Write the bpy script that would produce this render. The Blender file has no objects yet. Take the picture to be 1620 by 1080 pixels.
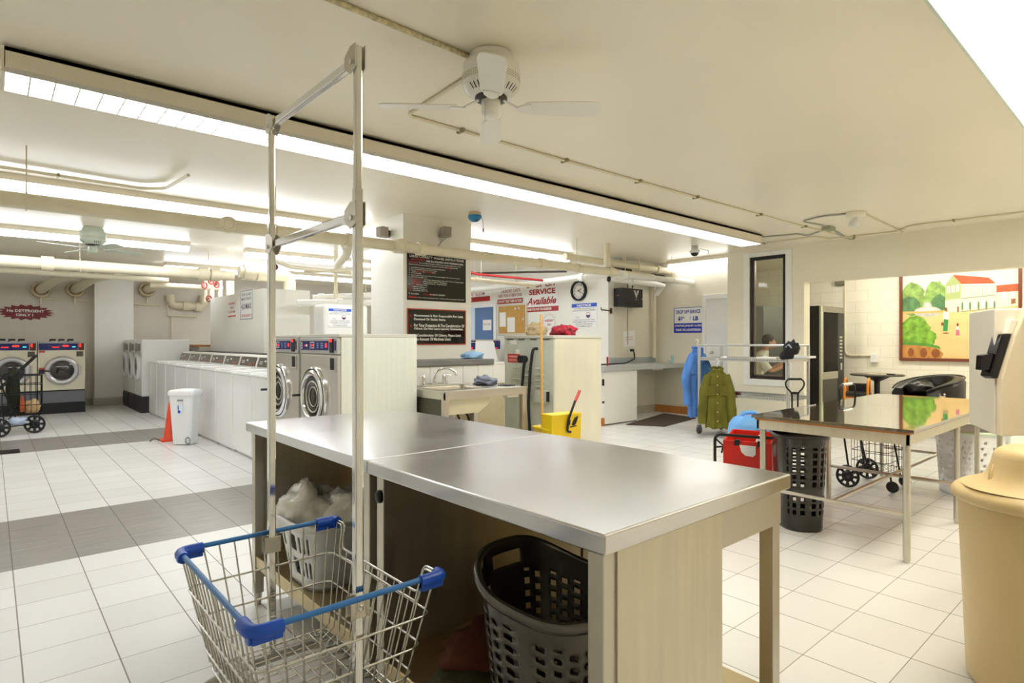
import bpy, math, random
from mathutils import Vector, Matrix, noise
random.seed(7)
PI = math.pi
SC = bpy.context.scene
COL = SC.collection
# ------------------------------------------------------------------ helpers
def lin(c):
    c = c / 255.0
    return c / 12.92 if c <= .04045 else ((c + .055) / 1.055) ** 2.4
def rgb(r, g, b): return (lin(r), lin(g), lin(b), 1.0)
MATS = {}
def mat(name, col, rough=.5, metal=0., spec=.5, noisy=0., nscale=(8, 8, 8), bump=0., bscale=60., emit=0., trans=0., alpha=1., rnoise=0., coat=0.):
    if name in MATS: return MATS[name]
    m = bpy.data.materials.new(name); m.use_nodes = True
    nt = m.node_tree; b = nt.nodes['Principled BSDF']
    c = rgb(*col)
    b.inputs['Base Color'].default_value = c
    b.inputs['Roughness'].default_value = rough
    b.inputs['Metallic'].default_value = metal
    b.inputs['Specular IOR Level'].default_value = spec
    b.inputs['Transmission Weight'].default_value = trans
    b.inputs['Alpha'].default_value = alpha
    b.inputs['Coat Weight'].default_value = coat
    if emit:
        b.inputs['Emission Color'].default_value = c
        b.inputs['Emission Strength'].default_value = emit
    if noisy or bump or rnoise:
        tc = nt.nodes.new('ShaderNodeTexCoord'); mp = nt.nodes.new('ShaderNodeMapping')
        mp.inputs['Scale'].default_value = nscale
        nt.links.new(tc.outputs['Object'], mp.inputs['Vector'])
        n = nt.nodes.new('ShaderNodeTexNoise'); n.inputs['Scale'].default_value = 1.; n.inputs['Detail'].default_value = 5.
        nt.links.new(mp.outputs['Vector'], n.inputs['Vector'])
        if noisy:
            r = nt.nodes.new('ShaderNodeValToRGB')
            r.color_ramp.elements[0].position = .3; r.color_ramp.elements[1].position = .7
            r.color_ramp.elements[0].color = tuple(max(0, x * (1 - noisy)) for x in c[:3]) + (1,)
            r.color_ramp.elements[1].color = tuple(min(1, x * (1 + noisy * .5)) for x in c[:3]) + (1,)
            nt.links.new(n.outputs['Fac'], r.inputs['Fac']); nt.links.new(r.outputs['Color'], b.inputs['Base Color'])
        if rnoise:
            q = nt.nodes.new('ShaderNodeMapRange')
            q.inputs['From Min'].default_value = .3; q.inputs['From Max'].default_value = .7
            q.inputs['To Min'].default_value = max(0, rough - rnoise); q.inputs['To Max'].default_value = min(1, rough + rnoise)
            nt.links.new(n.outputs['Fac'], q.inputs['Value']); nt.links.new(q.outputs['Result'], b.inputs['Roughness'])
        if bump:
            n2 = nt.nodes.new('ShaderNodeTexNoise'); n2.inputs['Scale'].default_value = bscale; n2.inputs['Detail'].default_value = 4.
            nt.links.new(tc.outputs['Object'], n2.inputs['Vector'])
            u = nt.nodes.new('ShaderNodeBump'); u.inputs['Strength'].default_value = bump; u.inputs['Distance'].default_value = .01
            nt.links.new(n2.outputs['Fac'], u.inputs['Height']); nt.links.new(u.outputs['Normal'], b.inputs['Normal'])
    MATS[name] = m
    return m

def V(*a): return Vector(a)
class MB:
    """collects shapes into ONE mesh; o is the thing's origin (world points become local)"""
    def __init__(s, o=(0, 0, 0)):
        s.v = []; s.f = []; s.sm = []; s.o = Vector(o); s.M = Matrix.Identity(4)
    def add(s, vs, fs, smooth=False):
        b = len(s.v)
        for p in vs: s.v.append(s.M @ (Vector(p) - s.o))
        for f in fs:
            s.f.append(tuple(b + i for i in f)); s.sm.append(smooth)
        return s
    def box(s, x0, x1, y0, y1, z0, z1):
        vs = [(x, y, z) for z in (z0, z1) for y in (y0, y1) for x in (x0, x1)]
        return s.add(vs, [(0, 2, 3, 1), (4, 5, 7, 6), (0, 1, 5, 4), (2, 6, 7, 3), (0, 4, 6, 2), (1, 3, 7, 5)])
    def bar(s, p, q, w, h, up=(0, 0, 1)):
        """rectangular bar from p to q, w sideways, h along up"""
        p, q = Vector(p), Vector(q); d = (q - p).normalized(); up = Vector(up)
        if abs(d.dot(up)) > .98: up = Vector((1, 0, 0))
        a = d.cross(up).normalized() * w / 2; b = a.cross(d).normalized() * h / 2
        vs = [r + i * a + j * b for r in (p, q) for i, j in ((-1, -1), (1, -1), (1, 1), (-1, 1))]
        return s.add(vs, [(0, 1, 2, 3), (7, 6, 5, 4), (0, 4, 5, 1), (1, 5, 6, 2), (2, 6, 7, 3), (3, 7, 4, 0)])
    def loft(s, rings, cap0=True, cap1=True, smooth=True, close=False, skip=None):
        n = len(rings[0]); vs = [p for r in rings for p in r]; fs = []
        m = len(rings)
        for i in range(m if close else m - 1):
            for j in range(n):
                if skip and skip(i, j): continue
                a = i * n + j; b = i * n + (j + 1) % n; i2 = (i + 1) % m
                fs.append((a, b, i2 * n + (j + 1) % n, i2 * n + j))
        s.add(vs, fs, smooth)
        if not close:
            if cap0: s.add(rings[0], [tuple(reversed(range(n)))])
            if cap1: s.add(rings[-1], [tuple(range(n))])
        return s
    def cyl(s, p, q, r, r2=None, n=16, caps=True):
        p, q = Vector(p), Vector(q); d = (q - p).normalized()
        u = d.orthogonal().normalized(); w = d.cross(u)
        r2 = r if r2 is None else r2
        R = [[c + rr * (math.cos(2 * PI * k / n) * u + math.sin(2 * PI * k / n) * w) for k in range(n)] for c, rr in ((p, r), (q, r2))]
        return s.loft(R, caps, caps)
    def tube(s, pts, r, n=8, closed=False, bend=0., k=5):
        P = [Vector(p) for p in pts]
        if bend: P = rounded(P, bend, k, closed)
        m = len(P); rings = []
        T = []
        for i in range(m):
            a = P[i - 1] if (i or closed) else P[i]; b = P[(i + 1) % m] if (i < m - 1 or closed) else P[i]
            T.append((b - a).normalized())
        u = T[0].orthogonal().normalized()
        rr = r if isinstance(r, (list, tuple)) else [r] * m
        for i in range(m):
            u = (u - T[i] * u.dot(T[i])).normalized(); w = T[i].cross(u)
            rings.append([P[i] + rr[min(i, len(rr) - 1)] * (math.cos(2 * PI * k_ / n) * u + math.sin(2 * PI * k_ / n) * w) for k_ in range(n)])
        return s.loft(rings, not closed, not closed, True, closed)
    def lathe(s, prof, c=(0, 0, 0), ax=(0, 0, 1), n=32, closed=False, caps=True, skip=None, sx=1., sy=1.):
        c = Vector(c); ax = Vector(ax).normalized()
        u = Vector((1, 0, 0)) if abs(ax.z) > .9 else ax.cross(Vector((0, 0, 1))).normalized()
        w = ax.cross(u)
        R = [[c + ax * h + r * (sx * math.cos(2 * PI * k / n) * u + sy * math.sin(2 * PI * k / n) * w) for k in range(n)] for r, h in prof]
        return s.loft(R, caps, caps, True, closed, skip)
    def torus(s, c, ax, R, r, n=32, m=10):
        return s.lathe([(R + r * math.cos(2 * PI * k / m), r * math.sin(2 * PI * k / m)) for k in range(m)], c, ax, n, True)
    def ball(s, c, rx, ry=None, rz=None, n=16, m=10, wob=0., seed=0.):
        ry = rx if ry is None else ry; rz = rx if rz is None else rz
        R = []
        for i in range(1, m):
            t = PI * i / m; ring = []
            for k in range(n):
                a = 2 * PI * k / n
                d = Vector((math.sin(t) * math.cos(a), math.sin(t) * math.sin(a), -math.cos(t)))
                f = 1 + wob * noise.noise(d * 2.3 + Vector((seed, seed * .7, 0))) if wob else 1
                ring.append((c[0] + rx * d.x * f, c[1] + ry * d.y * f, c[2] + rz * d.z * f))
            R.append(ring)
        return s.loft(R)
    def prism(s, poly, P, d0, d1, smooth=False):
        """2-D polygon on plane P, from offset d0 to d1 along its normal"""
        n = len(poly)
        vs = [P(a, b, d0) for a, b in poly] + [P(a, b, d1) for a, b in poly]
        fs = [tuple(reversed(range(n))), tuple(range(n, 2 * n))]
        fs += [(i, (i + 1) % n, n + (i + 1) % n, n + i) for i in range(n)]
        return s.add(vs, fs, smooth)
    def poly(s, pts, P, d):
        return s.add([P(a, b, d) for a, b in pts], [tuple(range(len(pts)))])
    def rect(s, P, a0, a1, b0, b1, d): return s.poly([(a0, b0), (a1, b0), (a1, b1), (a0, b1)], P, d)
    def slab(s, P, a0, a1, b0, b1, d0, d1): return s.prism([(a0, b0), (a1, b0), (a1, b1), (a0, b1)], P, d0, d1)
    def text(s, P, txt, cx, cy, w, h, d=.0015, bold=0., shear=0.):
        vs, fs = glyphs(txt, bold, shear)
        if not vs: return s
        xs = [v[0] for v in vs]; ys = [v[1] for v in vs]
        x0, x1, y0, y1 = min(xs), max(xs), min(ys), max(ys)
        kx = w / max(1e-6, x1 - x0); ky = h / max(1e-6, y1 - y0)
        return s.add([P(cx + (x - (x0 + x1) / 2) * kx, cy + (y - (y0 + y1) / 2) * ky, d) for x, y in vs], fs)
    def build(s, name, m, parent=None, bevel=0., solid=0., sub=0, seg=2, remesh=0., smooth_all=False):
        me = bpy.data.meshes.new(name); me.from_pydata([tuple(v) for v in s.v], [], s.f); me.update()
        me.polygons.foreach_set('use_smooth', [True] * len(s.sm) if smooth_all else s.sm)
        me.materials.append(m)
        o = bpy.data.objects.new(name, me); COL.objects.link(o)
        if parent is not None: o.parent = parent
        if remesh:
            q = o.modifiers.new('r', 'REMESH'); q.mode = 'VOXEL'; q.voxel_size = remesh; q.use_smooth_shade = True
            q = o.modifiers.new('s', 'SMOOTH'); q.iterations = 6; q.factor = .5
        if solid:
            q = o.modifiers.new('t', 'SOLIDIFY'); q.thickness = solid; q.offset = 0
        if bevel:
            q = o.modifiers.new('b', 'BEVEL'); q.width = bevel; q.segments = seg; q.limit_method = 'ANGLE'; q.angle_limit = .7
        if sub:
            q = o.modifiers.new('u', 'SUBSURF'); q.levels = sub; q.render_levels = sub
        return o
def rounded(P, r, k, closed=False):
    out = []; n = len(P)
    for i, p in enumerate(P):
        if not closed and i in (0, n - 1): out.append(p); continue
        a = P[i - 1] - p; b = P[(i + 1) % n] - p
        q = min(r, a.length * .45, b.length * .45)
        a = p + a.normalized() * q; b = p + b.normalized() * q
        for j in range(k + 1):
            t = j / k
            out.append(a * (1 - t) ** 2 + p * 2 * t * (1 - t) + b * t * t)
    return out
GL = {}
def glyphs(txt, bold, shear):
    key = (txt, bold, shear)
    if key not in GL:
        cu = bpy.data.curves.new('t', 'FONT'); cu.body = txt; cu.offset = bold; cu.shear = shear; cu.resolution_u = 3
        ob = bpy.data.objects.new('t', cu); COL.objects.link(ob)
        dg = bpy.context.evaluated_depsgraph_get()
        me = bpy.data.meshes.new_from_object(ob.evaluated_get(dg))
        GL[key] = ([(v.co.x, v.co.y) for v in me.vertices], [tuple(p.vertices) for p in me.polygons])
        bpy.data.objects.remove(ob); bpy.data.curves.remove(cu); bpy.data.meshes.remove(me)
    return GL[key]
def plane(o, u, v=(0, 0, 1)):
    o, u, v = Vector(o), Vector(u).normalized(), Vector(v).normalized(); n = u.cross(v)
    return lambda a, b, c=0.: o + u * a + v * b + n * c
def tag(o, label, cat, group=None):
    o['label'] = label; o['category'] = cat
    if group: o['group'] = group
    return o
def thing(name, label, cat, loc=(0, 0, 0), rz=0., group=None):
    o = bpy.data.objects.new(name, None); COL.objects.link(o); o.empty_display_size = .1
    o.location = loc; o.rotation_euler = (0, 0, rz)
    return tag(o, label, cat, group)
def struct(o): o['kind'] = 'structure'; return o
def dup(root, loc, label, rz=None):
    r = root.copy(); COL.objects.link(r); r.location = loc; r['label'] = label
    if rz is not None: r.rotation_euler = (0, 0, rz)
    def rec(a, b):
        for ch in list(a.children):
            if ch.get('_skip'): continue
            c = ch.copy(); COL.objects.link(c); c.parent = b; rec(ch, c)
    rec(root, r)
    return r
# ------------------------------------------------------------------ the camera and where a sight line meets a wall of the room
F_PX, EYE = 940., 1.30
_a = math.atan2(1071., F_PX)
FWD = (math.cos(_a), math.sin(_a)); RGT = (math.sin(_a), -math.cos(_a))
cam = bpy.data.cameras.new('camera'); cam.sensor_width = 36.; cam.lens = 36. * F_PX / 1620.; cam.clip_start = .05
co = bpy.data.objects.new('camera', cam); COL.objects.link(co)
co.location = (0, 0, EYE); co.rotation_euler = (PI / 2, 0, _a - PI / 2); SC.camera = co
def ray(px, py):
    s = (px - 810) / F_PX
    return FWD[0] + RGT[0] * s, FWD[1] + RGT[1] * s, (540 - py) / F_PX
def on_x(px, py, x): r = ray(px, py); t = x / r[0]; return Vector((x, r[1] * t, EYE + r[2] * t))
def on_y(px, py, y): r = ray(px, py); t = y / r[1]; return Vector((r[0] * t, y, EYE + r[2] * t))
def on_z(px, py, z): r = ray(px, py); t = (z - EYE) / r[2]; return Vector((r[0] * t, r[1] * t, z))
def board_x(x, px0, py0, px1, py1):
    """plane on a wall of constant x seen from the room: returns plane (origin lower left), width, height"""
    a = on_x(px0, py0, x); b = on_x(px1, py1, x)
    return plane((x, a.y, b.z), (0, -1, 0)), a.y - b.y, a.z - b.z
def board_y(y, px0, py0, px1, py1):
    a = on_y(px0, py0, y); b = on_y(px1, py1, y)
    return plane((a.x, y, b.z), (1, 0, 0)), b.x - a.x, a.z - b.z
# ------------------------------------------------------------------ materials
WHITE = mat('white_paint', (240, 238, 230), .45, noisy=.04, nscale=(1.5, 1.5, 1.5))
CREAMW = mat('cream_wall_paint', (228, 222, 204), .5, noisy=.04, nscale=(1.5, 1.5, 1.5))
CEIL = mat('cream_ceiling_paint', (243, 236, 217), .33, noisy=.03, nscale=(.8, .8, .8), bump=.03, bscale=25)
PIPE = mat('cream_pipe_paint', (226, 217, 190), .4, noisy=.06, nscale=(6, 6, 6))
STEEL = mat('brushed_steel', (206, 201, 188), .36, .85, noisy=.04, nscale=(4, 4, 12), rnoise=.05)
STEELTOP = mat('worn_steel_top', (208, 208, 209), .22, 1., rnoise=.05, nscale=(2, 3, 2))
STEELDK = mat('dull_steel', (198, 180, 140), .36, .9, noisy=.08, nscale=(6, 14, 2))
CHROME = mat('chrome', (225, 225, 225), .08, 1.)
WIRE = mat('chrome_wire', (205, 203, 196), .18, 1.)
ENAM = mat('white_enamel', (232, 233, 231), .22, noisy=.02, nscale=(3, 3, 3))
WPLAS = mat('white_plastic', (230, 231, 232), .4)
BPLAS = mat('black_plastic', (20, 20, 22), .35)
BMET = mat('black_metal', (24, 23, 22), .4, .3)
DARK = mat('dark_recess', (14, 13, 12), .6)
BLUE = mat('blue_plastic', (22, 84, 205), .35)
NAVY = mat('navy_panel', (18, 30, 104), .3)
RED = mat('red_paint', (176, 24, 26), .45)
REDINK = mat('red_ink', (170, 30, 36), .6)
BLUEINK = mat('blue_ink', (28, 44, 170), .6)
GREYINK = mat('grey_ink', (105, 108, 120), .6)
WINK = mat('white_ink', (240, 238, 230), .5)
BINK = mat('black_ink', (25, 24, 24), .35)
PAPER = mat('paper', (238, 237, 232), .7)
SIGNW = mat('white_sign_board', (238, 238, 236), .3)
SIGNB = mat('black_sign_board', (14, 13, 12), .12)
CREAMP = mat('cream_enamel', (232, 225, 203), .35, noisy=.04, nscale=(3, 3, 3))
LITE = mat('fluorescent_glow', (243, 249, 255), .5, emit=8.)
LITE2 = mat('fluorescent_glow_far', (242, 247, 255), .5, emit=6.5)
LITEW = mat('warm_ceiling_glow', (255, 248, 230), .5, emit=8.)
GLOWRED = mat('red_indicator', (230, 40, 30), .4, emit=.8)
GLOWCY = mat('cyan_indicator', (70, 210, 220), .4, emit=.8)
RUBBER = mat('black_rubber', (22, 21, 21), .6)
GREYP = mat('grey_plastic', (150, 150, 150), .4)
WOOD = mat('orange_wood', (186, 116, 46), .45, noisy=.25, nscale=(20, 3, 3))
# ------------------------------------------------------------------ the setting
H = 2.75
def floor_mat():
    m = bpy.data.materials.new('floor_tiles'); m.use_nodes = True
    nt = m.node_tree; N = nt.nodes; L = nt.links; b = N['Principled BSDF']
    geo = N.new('ShaderNodeNewGeometry'); sep = N.new('ShaderNodeSeparateXYZ'); L.new(geo.outputs['Position'], sep.inputs[0])
    def mth(op, a, bb=None, c=None):
        q = N.new('ShaderNodeMath'); q.operation = op
        for i, v in enumerate((a, bb, c)):
            if v is None: continue
            if isinstance(v, (int, float)): q.inputs[i].default_value = v
            else: L.new(v, q.inputs[i])
        return q.outputs[0]
    T = .305
    gx = mth('DIVIDE', mth('SUBTRACT', sep.outputs['X'], .095), T); gy = mth('DIVIDE', mth('SUBTRACT', sep.outputs['Y'], 1.363), T)
    fx = mth('ABSOLUTE', mth('SUBTRACT', mth('FRACT', gx), .5)); fy = mth('ABSOLUTE', mth('SUBTRACT', mth('FRACT', gy), .5))
    grout = mth('MAXIMUM', mth('GREATER_THAN', fx, .4915), mth('GREATER_THAN', fy, .4945))
    band = mth('ADD', mth('COMPARE', sep.outputs['Y'], 5.023, .61), mth('COMPARE', sep.outputs['Y'], 9.598, .61))
    band = mth('MULTIPLY', band, mth('LESS_THAN', sep.outputs['X'], 2.23))
    # one tone per tile
    cv = N.new('ShaderNodeCombineXYZ'); L.new(mth('FLOOR', gx), cv.inputs[0]); L.new(mth('FLOOR', gy), cv.inputs[1])
    wn = N.new('ShaderNodeTexWhiteNoise'); L.new(cv.outputs[0], wn.inputs[0])
    r1 = N.new('ShaderNodeValToRGB'); L.new(wn.outputs['Value'], r1.inputs['Fac'])
    r1.color_ramp.elements[0].color = rgb(222, 221, 217); r1.color_ramp.elements[1].color = rgb(231, 230, 227)
    mp = N.new('ShaderNodeMapping'); mp.inputs['Scale'].default_value = (2, 60, 1); L.new(geo.outputs['Position'], mp.inputs[0])
    ns = N.new('ShaderNodeTexNoise'); ns.inputs['Scale'].default_value = 1.5; ns.inputs['Detail'].default_value = 6.; L.new(mp.outputs[0], ns.inputs['Vector'])
    r2 = N.new('ShaderNodeValToRGB'); L.new(ns.outputs['Fac'], r2.inputs['Fac'])
    r2.color_ramp.elements[0].position = .3; r2.color_ramp.elements[1].position = .7
    r2.color_ramp.elements[0].color = rgb(122, 117, 110); r2.color_ramp.elements[1].color = rgb(162, 157, 150)
    def mix(f, a, c):
        q = N.new('ShaderNodeMix'); q.data_type = 'RGBA'; L.new(f, q.inputs[0])
        for i, v in ((6, a), (7, c)):
            if isinstance(v, tuple): q.inputs[i].default_value = v
            else: L.new(v, q.inputs[i])
        return q.outputs[2]
    tile = mix(band, r1.outputs[0], r2.outputs[0])
    gcol = mix(band, rgb(140, 135, 126), rgb(118, 112, 103))
    L.new(mix(grout, tile, gcol), b.inputs['Base Color'])
    L.new(mth('ADD', mth('MULTIPLY', grout, .4), .3), b.inputs['Roughness'])
    bp = N.new('ShaderNodeBump'); bp.inputs['Strength'].default_value = .3; bp.inputs['Distance'].default_value = .003; bp.invert = True
    L.new(grout, bp.inputs['Height']); L.new(bp.outputs[0], b.inputs['Normal'])
    return m
FLOOR = floor_mat()
def wbox(name, m, *a, bevel=0.):
    x0, x1, y0, y1, z0, z1 = a
    o = MB().box(*a).build(name, m, bevel=bevel); return struct(o)
wbox('floor', FLOOR, -1.7, 12.2, -3.1, 14.95, -.1, 0)
wbox('ceiling', CEIL, -1.7, 12.2, -3.1, 14.95, H, H + .1)
wbox('wall_left', WHITE, -1.7, -1.6, -3.1, 14.95, 0, H)
wbox('wall_near', WHITE, -1.6, 12.1, -3.1, -3.0, 0, H)
FARW = mat('far_wall_paint', (214, 207, 193), .5, noisy=.07, nscale=(1.2, 1.2, 1.2))
wbox('wall_far', FARW, -1.6, 8.1, 14.8, 14.95, 0, H)
wbox('wall_far_pillar', WHITE, 1.57, 2.24, 14.5, 14.8, 0, H)
wbox('wall_center_pillar', WHITE, 3.5, 4.46, 5.85, 6.6, 0, H)
# base tiles of the far wall and its pillar
BASE = mat('grey_base_tile', (176, 170, 160), .4, noisy=.06)
b = MB()
for x0, x1, y in ((-.2, 1.55, 14.78), (2.26, 5.0, 14.78)): b.box(x0, x1, y, 14.8, 0, .15)
struct(b.build('baseboard_far', BASE))
b = MB().box(1.55, 1.905, 14.48, 14.5, 0, .16).box(1.91, 2.26, 14.48, 14.5, 0, .16)
struct(b.build('baseboard_pillar', BASE))
# service room wall (the clock wall) with a doorway
yd0 = on_x(783, 540, 8.).y; yd1 = on_x(722, 540, 8.).y
b = MB().box(8.0, 8.15, 6.6, yd0, 0, H).box(8.0, 8.15, yd1, 14.8, 0, H).box(8.0, 8.15, yd0, yd1, 2.12, H)
struct(b.build('wall_service', WHITE))
wbox('wall_counter', CREAMW, 8.15, 9.35, 6.6, 6.75, 0, H)
wbox('wall_wing', CREAMW, 9.35, 9.40, 4.83, 6.75, 0, H)
# right wall with a tall window, then a wide opening under a header
wy0, wy1, wz0, wz1 = 4.05, 4.62, .71, 2.635
b = MB().box(9.1, 9.3, wy1, 4.95, 0, H).box(9.1, 9.3, 3.78, wy0, 0, H).box(9.1, 9.3, wy0, wy1, 0, wz0).box(9.1, 9.3, wy0, wy1, wz1, H)
b.box(9.1, 9.35, 4.95, 5.0, 0, H)
b.box(9.1, 9.3, -3.0, 3.78, 2.18, H)
struct(b.build('wall_right', mat('warm_wall_paint', (238, 232, 212), .45, noisy=.03, nscale=(1.5, 1.5, 1.5))))
b = MB()
for a in ((wy0 - .1, wy0, wz0 - .1, wz1 + .07), (wy1, wy1 + .1, wz0 - .1, wz1 + .07), (wy0, wy1, wz1, wz1 + .07), (wy0, wy1, wz0 - .1, wz0)):
    b.box(9.082, 9.1, *a)
struct(b.build('trim_1', mat('gloss_white_trim', (238, 237, 233), .3), bevel=.004))
def thin_glass():
    if 'window_glass' in MATS: return MATS['window_glass']
    m = bpy.data.materials.new('window_glass'); m.use_nodes = True; nt = m.node_tree; nt.nodes.clear()
    o = nt.nodes.new('ShaderNodeOutputMaterial'); mx = nt.nodes.new('ShaderNodeMixShader'); a = nt.nodes.new('ShaderNodeBsdfTransparent'); g = nt.nodes.new('ShaderNodeBsdfGlossy')
    a.inputs[0].default_value = (.93, .95, .92, 1); g.inputs['Roughness'].default_value = .02; mx.inputs[0].default_value = .015
    nt.links.new(a.outputs[0], mx.inputs[1]); nt.links.new(g.outputs[0], mx.inputs[2]); nt.links.new(mx.outputs[0], o.inputs[0])
    MATS['window_glass'] = m; return m
w = bpy.data.objects.new('window_1', None); COL.objects.link(w); w.location = (9.15, wy0, wz0); struct(w)
O = w.location; b = MB(O); t = .05
b.box(9.11, 9.19, wy0, wy0 + t, wz0, wz1).box(9.11, 9.19, wy1 - t, wy1, wz0, wz1).box(9.11, 9.19, wy0 + t, wy1 - t, wz0, wz0 + t).box(9.11, 9.19, wy0 + t, wy1 - t, wz1 - t, wz1)
b.build('window_frame', mat('dark_bronze_frame', (34, 22, 20), .35, .2), w, bevel=.004)
b = MB(O).box(9.125, 9.18, wy1 - t - .018, wy1 - t, wz0 + t, wz1 - t).box(9.125, 9.18, wy0 + t, wy1 - t, wz0 + t, wz0 + t + .02)
b.build('window_bead', mat('bronze_bead', (120, 106, 92), .4, .4), w)
MB(O).box(9.148, 9.154, wy0 + t, wy1 - t, wz0 + t, wz1 - t).build('window_pane', thin_glass(), w)
# lounge beyond the opening
def block_mat():
    m = bpy.data.materials.new('painted_block'); m.use_nodes = True
    nt = m.node_tree; N = nt.nodes; L = nt.links; b = N['Principled BSDF']
    tc = N.new('ShaderNodeTexCoord'); mp = N.new('ShaderNodeMapping'); mp.inputs['Rotation'].default_value = (PI / 2, 0, PI / 2)
    sp = N.new('ShaderNodeSeparateXYZ'); cb = N.new('ShaderNodeCombineXYZ')
    L.new(tc.outputs['Object'], sp.inputs[0]); L.new(sp.outputs['Y'], cb.inputs[0]); L.new(sp.outputs['Z'], cb.inputs[1])
    br = N.new('ShaderNodeTexBrick'); L.new(cb.outputs[0], br.inputs['Vector'])
    br.inputs['Color1'].default_value = rgb(236, 232, 216); br.inputs['Color2'].default_value = rgb(232, 228, 213); br.inputs['Mortar'].default_value = rgb(214, 209, 193)
    br.inputs['Scale'].default_value = 1.; br.inputs['Brick Width'].default_value = .406; br.inputs['Row Height'].default_value = .203; br.inputs['Mortar Size'].default_value = .004
    L.new(br.outputs['Color'], b.inputs['Base Color']); b.inputs['Roughness'].default_value = .45
    u = N.new('ShaderNodeBump'); u.inputs['Strength'].default_value = .4; u.inputs['Distance'].default_value = .004; u.invert = True
    L.new(br.outputs['Fac'], u.inputs['Height']); L.new(u.outputs[0], b.inputs['Normal'])
    return m
wbox('wall_lounge_back', block_mat(), 12.0, 12.15, -3.0, 6.2, 0, H)
wbox('wall_lounge_side', CREAMW, 9.4, 12.0, 6.2, 6.35, 0, H)
# white panel door beside the right wall
dr = bpy.data.objects.new('door_1', None); COL.objects.link(dr); dr.location = (9.35, 4.9, 0); struct(dr); O = dr.location
dtop = 2.03; dy1 = on_x(1119, 540, 9.35).y
b = MB(O).box(9.315, 9.35, 5.01, dy1, .01, dtop); b.build('door_panel', mat('white_door', (236, 236, 236), .35), dr)
b = MB(O).box(9.29, 9.35, dy1, dy1 + .07, 0, dtop + .08).box(9.29, 9.35, 5.005, dy1, dtop, dtop + .08); b.build('door_frame', mat('gloss_white_trim', (238, 237, 233), .3), dr, bevel=.005)
p = on_x(1127, 557, 9.3); MB(O).lathe([(.012, .0), (.012, -.03), (.028, -.04), (.03, -.06), (.018, -.07)], (9.315, p.y, p.z), (1, 0, 0), 16).build('door_knob', STEEL, dr)
# blue door standing in the service doorway
dr = bpy.data.objects.new('door_2', None); COL.objects.link(dr); dr.location = (8.05, yd0, 0); struct(dr); O = dr.location
ys = on_x(752, 540, 8.05).y
MB(O).box(8.04, 8.08, yd0 + .03, ys, .01, 2.04).build('door_panel', mat('blue_door', (84, 118, 166), .4, noisy=.05), dr)
MB(O).box(8.05, 8.07, ys, yd1 - .03, .01, 2.04).build('side_panel', mat('bright_room_blue', (206, 218, 236), .4), dr)  # pale panel whose colour stands in for the bright room beyond
b = MB(O).box(7.98, 8.02, yd0 - .06, yd0 + .03, 0, 2.14).box(7.98, 8.02, yd1 - .03, yd1 + .06, 0, 2.14).box(7.98, 8.02, yd0 + .03, yd1 - .03, 2.05, 2.14)
b.build('door_frame', mat('gloss_white_trim', (238, 237, 233), .3), dr)
P, w_, h_ = board_x(8.035, 764, 506, 777.5, 522)
b = MB(O).slab(P, 0, w_, 0, h_, 0, .003); q = b.build('door_notice', PAPER, dr)
MB(O).text(P, 'EMPLOYEES', w_ / 2, h_ * .57, w_ * .8, h_ * .14, .005).build('notice_lettering', REDINK, q)
# tiled low wall at the back of the sink
TILE = mat('white_wall_tile', (233, 231, 223), .2, noisy=.02)
lw = bpy.data.objects.new('wall_sink', None); COL.objects.link(lw); lw.location = (2.92, 5.05, 0); struct(lw); O = lw.location
MB(O).box(2.92, 4.33, 5.06, 5.4, 0, 1.05).build('wall_core', mat('tan_wall', (200, 186, 150), .5, noisy=.1), lw)
b = MB(O); g = .004
for k in range(7):
    b.box(2.925 + .205 * k + g / 2, min(4.33, 2.925 + .205 * (k + 1)) - g / 2, 5.05, 5.06, .84, 1.045)
b.build('wall_tiles', TILE, lw, bevel=.002)
MB(O).box(2.92, 4.16, 5.035, 5.42, 1.05, 1.11).build('wall_cap', mat('grey_ledge_cap', (118, 116, 112), .4, noisy=.1), lw, bevel=.004)
# white enclosure behind the row of washers, and its low timber capped wall
wbox('wall_enclosure', mat('enclosure_paint', (232, 230, 220), .5), 3.2, 3.93, 9.5, 12.5, 0, 2.13)
b = MB().box(3.0, 3.2, 12.5, 14.8, 0, 1.2); struct(b.build('wall_low', FARW))
b = MB().box(2.95, 3.22, 12.5, 14.8, 1.2, 1.235); struct(b.build('trim_2', WOOD))
b = MB().box(3.0, 3.2, 6.4, 12.5, 0, 1.08); struct(b.build('wall_utility', mat('enclosure_paint', (232, 230, 220), .5)))
b = MB().box(2.93, 3.2, 6.4, 12.5, 1.08, 1.12); struct(b.build('trim_3', mat('dark_ledge', (46, 42, 38), .5)))

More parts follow.
